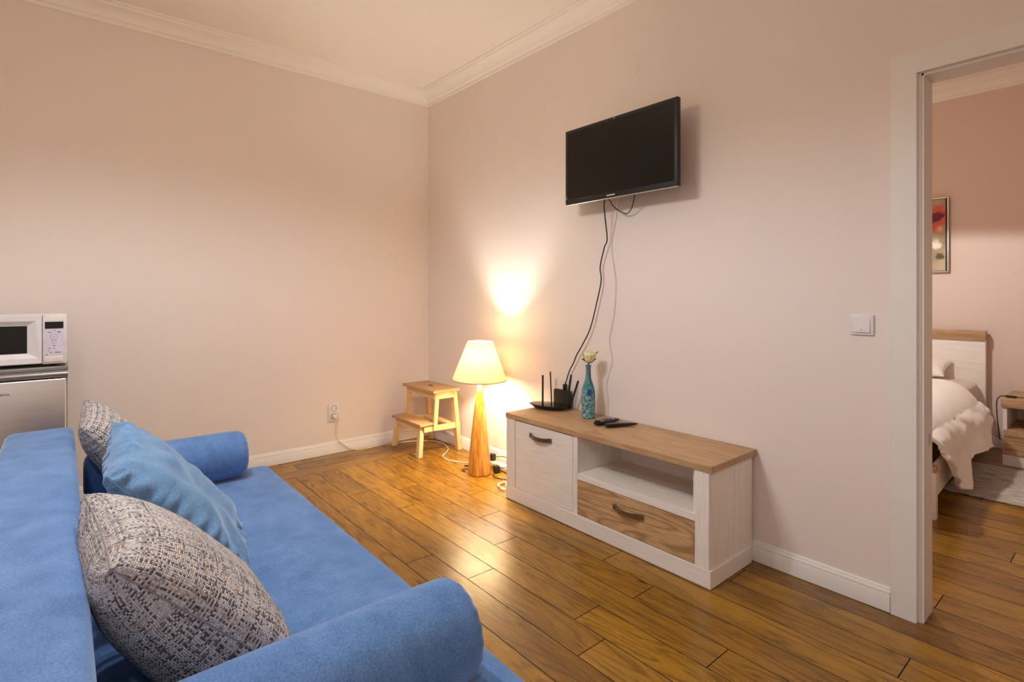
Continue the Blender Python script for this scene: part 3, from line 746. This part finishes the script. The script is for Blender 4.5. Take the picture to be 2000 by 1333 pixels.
cord('looped_cable', [(0.985,-0.175,0.035), (0.955,-0.125,0.072), (0.925,-0.155,0.045), (0.905,-0.215,0.008), (0.892,-0.245,0.006), (0.93,-0.235,0.007), (0.982,-0.205,0.012), (0.965,-0.255,0.005), (0.945,-0.295,0.004), (0.965,-0.315,0.004), (0.993,-0.312,0.004)],
     0.0036, M_CORDB, 'thin black cord looped on the floor left of the lamp base')
cord('curved_cable', [(1.160,-0.205,0.004), (1.185,-0.222,0.004), (1.22,-0.228,0.004), (1.28,-0.205,0.004), (1.33,-0.17,0.006), (1.36,-0.14,0.02), (1.40,-0.12,0.012)],
     0.0028, M_CORDB, 'thin black cord curving on the floor between lamp base and cabinet')
def coil():
    pts = []
    for i in range(46):
        a = i/45*2*PI*3.2 + 0.6; rr = 0.060 + 0.006*math.sin(i*1.3)
        pts.append((1.400+rr*1.0*math.cos(a), -0.262+rr*1.25*math.sin(a), 0.004+0.0042*(i/15)))
    pts += [(1.36,-0.19,0.02), (1.38,-0.27,0.024), (1.44,-0.32,0.012)]
    o = cord('coiled_cord', pts, 0.0034, M_CORDW, 'coiled white cord bundle on the floor against the cabinet side')
coil()

# ------------------------------------------------------------------ sofa
def rbox(b, x0, y0, z0, x1, y1, z1, r, seg=5): return b.box(x0, y0, z0, x1, y1, z1, r, seg)
SX0, SX1 = 1.315, 3.30
def soft(b, amp, sc, seed=0):
    for v in b.bm.verts:
        n_ = noise.noise(v.co*sc + Vector((seed, seed*2.1, 0))); v.co += Vector((0, 0, 1))*n_*amp if abs(v.co.z) > 0 else Vector()
def sofa():
    t = thing('sofa', 'blue velour sofa bed with low backrest in the foreground', 'sofa', ((SX0+SX1)/2, -2.13, 0))
    def cushion(x0, y0, z0, x1, y1, z1, r, nx, ny, nz, crown=0.0):
        b = B(); bm = b.bm
        bmesh.ops.create_cube(bm, size=2)
        bmesh.ops.subdivide_edges(bm, edges=bm.edges[:], cuts=24, use_grid_fill=True)
        hx, hy, hz = (x1-x0)/2, (y1-y0)/2, (z1-z0)/2
        for v in bm.verts:
            # squash the unit cube so samples crowd the rounded edges
            p = [math.copysign(abs(c)**0.55, c) for c in v.co]
            q = Vector((p[0]*hx, p[1]*hy, p[2]*hz))
            core = Vector((max(-(hx-r), min(hx-r, q.x)), max(-(hy-r), min(hy-r, q.y)), max(-(hz-r), min(hz-r, q.z))))
            d = q-core
            if d.length > 1e-9 and (abs(p[0]) > 0.999 or abs(p[1]) > 0.999 or abs(p[2]) > 0.999):
                cnt = sum(1 for k in range(3) if abs(d[k]) > 1e-9)
                if cnt > 1: q = core + d.normalized()*r
            if crown and q.z > 0: q.z += crown*(1-(q.x/hx)**2)*(1-(q.y/hy)**2)
            q.z += 0.0015*noise.noise(Vector((q.x*7, q.y*7, 0)))
            v.co = q + Vector(((x0+x1)/2, (y0+y1)/2, (z0+z1)/2))
        return b
    cushion(SX0, -2.358, 0.20, SX1, -1.665, 0.418, 0.032, 1, 1, 1, 0.004).obj('seat', M_BLUE, t)
    cushion(SX0, -2.556, 0.20, SX1, -2.362, 0.704, 0.030, 1, 1, 1, 0.0).obj('backrest', M_BLUE, t)
    B().box(SX0+0.02, -2.57, 0.05, SX1-0.02, -1.70, 0.205, 0.01).obj('base_box', M_BLUE, t)
    for x in (SX0+0.1, SX1-0.1):
        for y in (-2.5, -1.76): B().lathe([(0.0001, 0.001), (0.022, 0.001), (0.026, 0.05), (0.0001, 0.052)], (x, y, 0), 20).obj('foot', M_BLACK, t)
sofa()
def bolster(label, x, y0, y1, r, ang=0.0):
    t = thing('bolster_cushion', label, 'bolster', (x, (y0+y1)/2, 0.42), ang, 'pair of blue bolsters on the sofa')
    L = y1-y0; b = B()
    def f(u, v):
        a = u*2*PI
        s = v*2-1; e = abs(s)
        cr = 0.042; k0 = 1 - 0.10/(L/2)
        if e <= k0: rad = r*(1-0.02*(e/k0)**4); y = s*(L/2-cr)/k0
        else:
            q = (e-k0)/(1-k0); R0 = r*0.98
            if q < 0.55:
                th = q/0.55*PI/2; rad = R0-cr+cr*math.cos(th); yy = L/2-cr+cr*math.sin(th)*0.8
                rad *= 1 + 0.030*math.sin(a*18+q*2)*math.sin(th)
            else:
                k = (q-0.55)/0.45; rad = max(0.0002, (R0-cr)*(1-k)); yy = L/2-cr*0.2-0.008*k*k+0.0015*math.sin(a*18)*math.sin(k*PI)
                rad *= 1 + 0.030*math.sin(a*18+1.1)*(1-k)
            y = math.copysign(yy, s)
        rad *= 1 + 0.006*noise.noise(Vector((math.cos(a)*2, math.sin(a)*2, y*9)))
        zf = 1.0
        z = rad*math.sin(a); z = max(z, -r*0.93)
        return Vector((rad*math.cos(a), y, z + r*0.94))
    b.grid(f, 72, 90, closeu=True); b.obj('cover', M_BLUE, t, local=True, angle=80)
    bt = B(); bt.lathe([(0.0001, 0.0), (0.010, 0.0), (0.009, 0.004), (0.0001, 0.006)], (0,0,0), 16, Matrix.Translation((0, L/2-0.017, r*0.94)) @ Matrix.Rotation(-PI/2, 4, 'X'))
    bt.obj('button', M_BLUE, t, local=True)
bolster('blue bolster cushion at the far end of the sofa seat by the left wall', 1.430, -2.345, -1.778, 0.099)
bolster('blue bolster cushion at the near end of the sofa seat', 3.040, -2.345, -1.748, 0.099)

seam_mat = plain('tweed_seam', srgb(158, 148, 146), 0.9, nscale=700, namp=0.35)
def pillow(name, label, NT_, FT, NB, thick, mat, wr=0.0, seed=0, ear=0.10, cat='pillow', bulge_back=0.8, N=56, pw=0.48, group=None):
    """corners: near-top, far-top, near-bottom in room coordinates"""
    NT_, FT, NB = Vector(NT_), Vector(FT), Vector(NB)
    C = (FT+NB)/2; U = (NT_-FT); V = (NT_-NB)
    hu, hv = U.length/2, V.length/2; U.normalize(); V.normalize(); Nn = U.cross(V); Nn.normalize()
    if Nn.y+Nn.z < 0: Nn = -Nn
    me = bpy.data.meshes.new(name); bm = bmesh.new(); uvl = bm.loops.layers.uv.new('UVMap')
    t = thing(name, label, cat, C, 0, group)
    def pt(u, v, side):
        au, av = abs(u), abs(v)
        pin_u = 1 - ear*(1-av**2.2)*(1 if True else 0); pin_v = 1 - ear*(1-au**2.2)
        x = u*hu*(1-(1-pin_u)*au**1.5); y = v*hv*(1-(1-pin_v)*av**1.5)
        h = thick/2*((1-au**3.0)*(1-av**3.0))**pw
        e = min(1-au, 1-av)
        edge = math.exp(-(e/0.16)**2)*min(1, e*25)
        al = v if (1-au) < (1-av) else u
        w = noise.noise(Vector((al*8+seed, u*1.2, v*1.2+side)))*0.6 + 0.4*math.sin(al*34+seed+3*noise.noise(Vector((al*3, seed, 1))))
        h += wr*edge*w
        h += wr*0.9*noise.noise(Vector((u*2.3+seed, v*2.3, side*3)))*(1-edge)*min(1, e*4)
        if side < 0: h *= bulge_back*(1-0.28*v)
        return (U*x + V*y + Nn*h*side)
    for side in (1, -1):
        G = [[None]*(N+1) for _ in range(N+1)]
        for i in range(N+1):
            for j in range(N+1):
                u = math.sin((i/N-0.5)*PI); v = math.sin((j/N-0.5)*PI)
                u = 0.5*u+0.5*(i/N*2-1); v = 0.5*v+0.5*(j/N*2-1)
                G[i][j] = [bm.verts.new(pt(u, v, side)), 0.0, 0.0]
        m_ = N//2
        for j in range(N+1):
            for i in range(m_+1, N+1): G[i][j][1] = G[i-1][j][1] + (G[i][j][0].co-G[i-1][j][0].co).length
            for i in range(m_-1, -1, -1): G[i][j][1] = G[i+1][j][1] - (G[i][j][0].co-G[i+1][j][0].co).length
        for i in range(N+1):
            for j in range(m_+1, N+1): G[i][j][2] = G[i][j-1][2] + (G[i][j][0].co-G[i][j-1][0].co).length
            for j in range(m_-1, -1, -1): G[i][j][2] = G[i][j+1][2] - (G[i][j][0].co-G[i][j+1][0].co).length
        for i in range(N):
            for j in range(N):
                q = [G[i][j], G[i+1][j], G[i+1][j+1], G[i][j+1]]
                if side < 0: q.reverse()
                f = bm.faces.new([a[0] for a in q])
                for lp, a in zip(f.loops, q): lp[uvl].uv = (a[1]+seed+(3 if side < 0 else 0), a[2]+seed)
    bmesh.ops.remove_doubles(bm, verts=bm.verts, dist=1e-5)
    bmesh.ops.recalc_face_normals(bm, faces=bm.faces)
    bm.to_mesh(me); bm.free(); me.materials.append(mat)
    me.polygons.foreach_set('use_smooth', [True]*len(me.polygons))
    o = bpy.data.objects.new('pillow_cover', me); COL.objects.link(o); o.parent = t
    # piping seam
    b = B(); pts = []
    for k in range(4):
        for i in range(20):
            s = i/20*2-1
            u, v = ((s, -1), (1, s), (-s, 1), (-1, -s))[k]; pts.append(pt(u, v, 1))
    pts.append(pts[0])
    b.tube(pts, 0.0016, 6, smooth=False); b.obj('seam', seam_mat if mat is M_TWEED else mat, t, local=True)
    return t
pillow('throw_pillow', 'grey and cream tweed pillow nearest the camera, leaning on the sofa backrest', (2.905,-2.340,0.765), (2.47,-2.362,0.765), (2.905,-2.045,0.455), 0.160, M_TWEED, 0.004, 1.3, 0.05, bulge_back=1.7)
pillow('throw_pillow', 'large blue velour pillow between the two tweed pillows', (2.44,-2.322,0.785), (1.95,-2.283,0.815), (2.49,-2.030,0.440), 0.150, M_BLUEP, 0.030, 4.1, 0.05, bulge_back=1.1)
pillow('throw_pillow', 'grey and cream tweed pillow farthest back, behind the large blue pillow', (1.72,-2.352,0.765), (1.36,-2.332,0.80), (1.74,-2.10,0.45), 0.13, M_TWEED, 0.004, 7.7, 0.05, bulge_back=1.3)

# ------------------------------------------------------------------ fridge and microwave
def text_mesh(name, s, size, M, mat, parent, ext=0.0004):
    cu = bpy.data.curves.new(name, 'FONT'); cu.body = s; cu.size = size; cu.extrude = ext; cu.align_x = 'RIGHT'
    o = bpy.data.objects.new(name+'_tmp', cu); COL.objects.link(o)
    dg = bpy.context.evaluated_depsgraph_get(); me = bpy.data.meshes.new_from_object(o.evaluated_get(dg))
    bpy.data.objects.remove(o); me.transform(wm(parent).inverted() @ M); me.materials.clear(); me.materials.append(mat)
    q = bpy.data.objects.new(name, me); COL.objects.link(q); q.parent = parent; return q
def fridge():
    t = thing('fridge', 'small stainless steel fridge by the left wall behind the sofa', 'fridge', (0.36, -2.65, 0))
    y0, y1 = -2.922, -2.376
    gb = plain('fridge_side_grey', srgb(150, 140, 128), 0.4)
    B().box(0.06, y0, 0.02, 0.615, y1, 0.858, 0.004).obj('cabinet_body', gb, t)
    B().box(0.05, y0-0.002, 0.842, 0.655, y1+0.002, 0.862, 0.004).obj('worktop', plain('fridge_top_grey', srgb(140, 136, 130), 0.35, 0.3), t)
    b = B().box(0.615, y0+0.002, 0.06, 0.660, y1-0.006, 0.806, 0.006, 3); d = b.obj('door', M_STEEL, t)
    d2 = B().lathe([(0.0001, 0), (0.0185, 0), (0.0185, 0.545), (0.0001, 0.545)], (0,0,0), 20, Matrix.Translation((0.640, y0+0.001, 0.826)) @ Matrix.Diagonal((1.4, 1, 1, 1)) @ Matrix.Rotation(-PI/2, 4, 'X')).obj('grip_strip', plain('grip_grey', srgb(158, 150, 146), 0.28, 0.6), t)
    Mx = Matrix.Translation((0.6605, -2.5785, 0.745)) @ Matrix.Rotation(PI/2, 4, 'Z') @ Matrix.Rotation(PI/2, 4, 'X')
    text_mesh('brand_badge', 'eno', 0.020, Mx, M_BLACKG, d)
    for y in (y0+0.05, y1-0.05):
        for x in (0.12, 0.56): B().lathe([(0.0001, 0.0), (0.018, 0.0), (0.018, 0.022), (0.0001, 0.022)], (x, y, 0), 16).obj('foot', M_BLACK, t)
fridge()
def microwave():
    t = thing('microwave', 'white microwave oven standing on top of the steel fridge', 'microwave', (0.42, -2.6, 0.863))
    y0, y1, z0, z1, xf = -2.862, -2.378, 0.876, 1.108, 0.655
    B().box(0.27, y0, z0, xf-0.02, y1-0.002, z1, 0.006).obj('oven_body', M_WPLASTIC, t)
    for y in (y0+0.05, y1-0.05):
        for x in (0.32, 0.60): B().lathe([(0.0001, -0.0135), (0.014, -0.0135), (0.014, 0.001), (0.0001, 0.001)], (x, y, z0), 14).obj('foot', M_BLACK, t)
    # door: frame bevelled into a sunken window
    yo0, yo1 = y0, -2.4675; wy0, wy1, wz0, wz1 = -2.80, -2.518, 0.928, 1.058
    b = B(); bm = b.bm
    def loop(pts): return [bm.verts.new(p) for p in pts]
    A = loop([(xf-0.02, yo0, z0), (xf-0.02, yo1, z0), (xf-0.02, yo1, z1), (xf-0.02, yo0, z1)])
    Bq = loop([(xf+0.002, yo0+0.004, z0+0.006), (xf+0.002, yo1-0.001, z0+0.006), (xf+0.002, yo1-0.001, z1-0.006), (xf+0.002, yo0+0.004, z1-0.006)])
    Cq = loop([(xf, yo0+0.02, z0+0.030), (xf, yo1-0.012, z0+0.030), (xf, yo1-0.022, z1-0.030), (xf, yo0+0.02, z1-0.030)])
    Dq = loop([(xf-0.014, wy0, wz0), (xf-0.014, wy1, wz0), (xf-0.014, wy1, wz1), (xf-0.014, wy0, wz1)])
    for P_, Q_ in ((A, Bq), (Bq, Cq), (Cq, Dq)):
        for i in range(4): j = (i+1) % 4; bm.faces.new((P_[i], P_[j], Q_[j], Q_[i]))
    bm.faces.new(list(reversed(A))); bm.faces.new(Dq)
    d = b.obj('door', M_WPLASTIC, t, smooth=False)
    B().box(xf-0.0145, wy0+0.002, wz0+0.002, xf-0.0125, wy1-0.002, wz1-0.002).obj('window_pane', M_BLACKG, d, smooth=False)
    cream = plain('cream_panel_plastic', srgb(224, 214, 204), 0.35)
    p = B().box(xf-0.02, -2.4665, z0, xf+0.002, y1, z1, 0.004, 2).obj('control_panel', cream, t)
    lil = plain('lilac_panel_film', srgb(216, 206, 218), 0.4)
    f = B().box(xf+0.0015, -2.461, 0.915, xf+0.0028, -2.388, 1.080, 0.0005, 1).obj('panel_film', lil, p)
    B().box(xf+0.0025, -2.458, 1.041, xf+0.0034, -2.392, 1.073).obj('display', M_BLACKG, p, smooth=False)
    blu = plain('violet_print', srgb(150, 138, 186), 0.5); gy = plain('grey_print', srgb(96, 88, 100), 0.5)
    def disc(y, z, r, m, h=0.0034): 
        B().lathe([(r-0.002, 0), (r, 0), (r, 0.0005), (r-0.002, 0.0005)], (0,0,0), 28, Matrix.Translation((xf+0.0026, y, z)) @ Matrix.Rotation(PI/2, 4, 'Y'), closed=True).obj('dial_ring', m, p)
    disc(-2.425, 1.002, 0.0135, blu); disc(-2.425, 0.980, 0.0095, blu)
    for (y, z, w_, h_, m) in ((-2.441, 1.024, 0.012, 0.0035, gy), (-2.408, 1.0245, 0.010, 0.005, gy), (-2.424, 1.033, 0.008, 0.002, gy), (-2.425, 1.002, 0.003, 0.005, gy), (-2.425, 0.981, 0.003, 0.003, blu),
                           (-2.425, 0.961, 0.013, 0.003, gy), (-2.441, 0.949, 0.011, 0.0025, gy), (-2.424, 0.949, 0.004, 0.004, gy), (-2.446, 0.939, 0.004, 0.003, gy), (-2.4125, 0.929, 0.022, 0.0055, blu), (-2.436, 0.929, 0.006, 0.004, gy), (-2.452, 0.919, 0.009, 0.003, gy)):
        B().box(xf+0.0027, y-w_/2, z-h_/2, xf+0.0033, y+w_/2, z+h_/2).obj('button', m, p, smooth=False)
    B().box(xf-0.001, -2.462, 0.884, xf+0.006, -2.392, 0.912, 0.003, 2).obj('door_button', cream, p)
microwave()

# ------------------------------------------------------------------ bedroom
def bed():
    t = thing('bed', 'pale wooden bed with oak topped headboard seen through the doorway', 'bed', (2.35, 2.15, 0), math.radians(0))
    xl, xr, yh, yf = 1.50, 3.150, 3.165, 1.15
    hb = B().box(xl, yh-0.05, 0.0, xr, yh, 0.850, 0.003).obj('headboard', M_PALE_X, t)
    B().box(xl-0.005, yh-0.068, 0.842, xr+0.003, yh+0.003, 0.915, 0.003).obj('top_rail', M_OAKTOP, hb, label='oak cap rail')
    B().box(xl-0.05, yf, 0.0, 3.240, yf+0.045, 0.250, 0.003).obj('footboard', M_PALE_X, t)
    B().box(xl-0.05, yf-0.002, 0.250, 3.240, yf+0.047, 0.285, 0.003).obj('foot_rail', M_OAKTOP, t)
    for xa, xb in ((3.215, 3.125), (xl-0.045, xl+0.01)):
        b = B(); w_ = 0.022; b.hexa([(xa, yf+0.045, 0.12), (xa+w_, yf+0.045, 0.12), (xb+w_, yh-0.05, 0.12), (xb, yh-0.05, 0.12), (xa, yf+0.045, 0.285), (xa+w_, yf+0.045, 0.285), (xb+w_, yh-0.05, 0.285), (xb, yh-0.05, 0.285)])
        b.obj('side_rail', M_PALE_X, t, smooth=False)
bed()
b = B(); b.box(1.52, 1.215, 0.27, 3.115, 3.105, 0.525, 0.05, 5); o = b.obj('mattress', M_SHEET); tag(o, 'cream covered mattress on the bed under the duvet', 'mattress')
def duvet():
    rnd = random.Random(3)
    y0, y1 = 1.13, 2.50
    xe = 3.165
    def hem(y):
        # stepped hem line as it falls: long near the middle, shorter at both ends
        k = (y-y0)/(y1-y0)
        pts = ((0, 0.33), (0.14, 0.20), (0.24, 0.10), (0.34, 0.08), (0.40, 0.17), (0.50, 0.205), (0.62, 0.225), (0.74, 0.20), (0.86, 0.185), (0.94, 0.22), (1.0, 0.30))
        for (a, va), (b_, vb) in zip(pts, pts[1:]):
            if a <= k <= b_: return va+(vb-va)*(k-a)/(b_-a)
        return pts[-1][1]
    def f(u, v):
        y = y0 + (y1-y0)*v
        tu = u
        top = 0.565 + 0.012*noise.noise(Vector((u*4, y*3, 0)))
        flare = 0.055+0.035*noise.noise(Vector((y*3.1, 4, 1)))+0.020*math.sin(y*17+2*noise.noise(Vector((y*2, 0, 5))))
        if tu < 0.55:
            q = tu/0.55
            if q < 0.6: x = 1.45 + (3.0-1.45)*q/0.6; z = top
            else:
                a = (q-0.6)/0.4*1.15; x = 3.0 + 0.215*math.sin(a); z = top - 0.215*(1-math.cos(a))
            z += 0.010*noise.noise(Vector((x*5, y*5, 2)))
            if v > 0.96: z -= 0.02*((v-0.96)/0.04)
            if v < 0.05: z -= 0.03*((0.05-v)/0.05)
            return Vector((x, y, z))
        k = (tu-0.55)/0.45
        zt = top-0.215*(1-math.cos(1.15)); zb = hem(y); z = zt + (zb-zt)*k
        xx = 3.0+0.215*math.sin(1.15)
        fl = 0.085*(k**0.7)*(1+0.5*noise.noise(Vector((y*3.1, 4, 1)))) + 0.012*k*math.sin(y*19+k*2.0+3*noise.noise(Vector((y*2.3, k, 0)))) + 0.004*math.sin(y*52+k)*k*k
        x = xx + 0.020*math.sin(min(1, k*2.0)*PI)*0.6 + fl + 0.01*noise.noise(Vector((y*9, k*5, 7)))
        yy = y + 0.015*k*math.sin(y*23)
        return Vector((x, yy, z))
    b = B(); b.grid(f, 90, 110); o = b.obj('duvet', M_LINEN, None, angle=80)
    md = o.modifiers.new('th', 'SOLIDIFY'); md.thickness = 0.022; md.offset = 1
    tag(o, 'white duvet draped over the side of the bed', 'duvet')
duvet()
def bedpillow():
    t = pillow('bed_pillow', 'white pillow at the head of the bed', (2.955, 2.80, 0.570), (2.33, 2.80, 0.575), (2.955, 3.10, 0.66), 0.15, M_LINEN, 0.006, 2.2, 0.07)
bedpillow()
def picture():
    t = thing('framed_picture', 'floral picture in a silver edged frame on the bedroom wall', 'picture', (2.56, 3.17, 1.38))
    x0, x1, z0, z1 = 2.20, 2.915, 1.385, 2.005
    sil = plain('silver_frame', srgb(190, 180, 168), 0.35, 0.6)
    for nm, a in (('frame_side', (x1-0.011, z0, x1, z1)), ('frame_side', (x0, z0, x0+0.011, z1)), ('frame_top', (x0+0.011, z1-0.011, x1-0.011, z1)), ('frame_bottom', (x0+0.011, z0, x1-0.011, z0+0.011))):
        B().box(a[0], 3.162, a[1], a[2], 3.196, a[3], 0.003, 1).obj(nm, sil, t)
    B().box(x0+0.010, 3.175, z0+0.010, x1-0.010, 3.190, z1-0.010).obj('backing', M_BLACK, t, smooth=False)
    n = NT('flower_painting'); o = n.obj(); sx = n.n('ShaderNodeSeparateXYZ'); n.l(o, sx.inputs[0])
    nz = n.noise(o, 14, 4, 0.6, 0.6, 'Fac')
    def blob(cx, cz, r, edge=0.03, k=0.12):
        dx = n.math('SUBTRACT', sx.outputs[0], cx); dz = n.math('SUBTRACT', sx.outputs[2], cz)
        d = n.math('SQRT', n.math('ADD', n.math('MULTIPLY', dx, dx), n.math('MULTIPLY', dz, dz)))
        d = n.math('ADD', d, n.math('MULTIPLY', n.math('SUBTRACT', nz, 0.5), k))
        return n.ramp(d, ((max(0, r-edge), (1,1,1,1)), (r, (0,0,0,1))))
    bg = n.ramp(n.noise(o, 5, 3), ((0.3, srgb(150, 128, 100)), (0.7, srgb(196, 176, 146))))
    c = n.mix(blob(0.25, 0.455, 0.125), bg, srgb(206, 96, 78)); c = n.mix(blob(0.265, 0.465, 0.06, 0.03, 0.15), c, srgb(112, 30, 44)); c = n.mix(blob(0.30, 0.375, 0.035), c, srgb(236, 170, 140))
    c = n.mix(blob(0.265, 0.235, 0.055), c, srgb(238, 228, 206)); c = n.mix(blob(0.335, 0.26, 0.035), c, srgb(132, 88, 66)); c = n.mix(blob(0.30, 0.14, 0.04, 0.015, 0.14), c, srgb(86, 78, 36))
    n.l(c, n.p.inputs['Base Color']); n.set(Roughness=0.6)
    B().box(x0+0.022, 3.170, z0+0.014, x1-0.024, 3.176, z1-0.014).obj('canvas', n.m, t, smooth=False)
picture()
def nightstand():
    x0, x1, yf, yb = 3.305, 3.76, 2.685, 3.15
    t = thing('nightstand', 'small nightstand with oak top and oak drawer beside the bed', 'nightstand', ((x0+x1)/2, 2.9, 0))
    B().box(x0-0.008, yf-0.012, 0.405, x1+0.008, yb, 0.470, 0.006, 2).obj('nightstand_top', M_OAKTOP, t)
    B().box(x0, yf, 0.0, x0+0.022, yb, 0.405).obj('side_panel', M_PALE_Z, t, smooth=False)
    B().box(x1-0.022, yf, 0.0, x1, yb, 0.405).obj('side_panel', M_PALE_Z, t, smooth=False)
    B().box(x0+0.022, yb-0.012, 0.02, x1-0.022, yb-0.002, 0.405).obj('back_panel', M_PALE_X, t, smooth=False)
    B().box(x0+0.022, yf+0.01, 0.238, x1-0.022, yb-0.012, 0.256).obj('shelf', M_OAKTOP, t, smooth=False)
    B().box(x0+0.004, yf-0.012, 0.078, x1-0.004, yf+0.004, 0.250, 0.001, 1).obj('drawer', M_OAKDRW, t)
    B().box(x0, yf-0.006, 0.0, x1, yf+0.012, 0.076, 0.001, 1).obj('plinth', M_PALE_X, t)
nightstand()
c = cord('lamp_switch_cord', [(3.24,3.06,0.10), (3.235,2.98,0.30), (3.245,2.90,0.41), (3.275,2.80,0.462), (3.310,2.735,0.480), (3.345,2.72,0.481), (3.45,2.73,0.480), (3.60,2.76,0.478), (3.72,2.80,0.478)], 0.0035, M_CORDB, 'black lamp cord with inline switch on the nightstand top')
B().box(3.315, 2.712, 0.474, 3.375, 2.732, 0.488, 0.005, 2).obj('inline_switch', M_BLACK, c)
cord('floor_cord', [(3.20,3.17,0.10), (3.30,3.165,0.06), (3.40,3.16,0.03)], 0.003, M_CORDB, 'thin black cord against the bedroom baseboard beside the nightstand')
def rug():
    n = NT('striped_woven_rug'); o = n.obj()
    s1 = n.noise(n.vmap(o, (9, 150, 1)), 1.0, 3, 0.6); s2 = n.noise(n.vmap(o, (130, 260, 1)), 1.0, 2)
    f = n.math('MULTIPLY_ADD', s1, 0.7, n.math('MULTIPLY', s2, 0.3))
    n.l(n.ramp(f, ((0.36, srgb(70, 66, 66)), (0.46, srgb(150, 142, 136)), (0.56, srgb(214, 206, 196)))), n.p.inputs['Base Color'])
    n.set(Roughness=0.95); n.bump(f, 0.8, 0.004)
    b = B(); b.box(3.155, 1.735, 0.0015, 4.35, 2.575, 0.010, 0.003, 2)
    tag(b.obj('bedside_rug', n.m), 'grey and cream striped woven rug on the bedroom floor', 'rug')
rug()
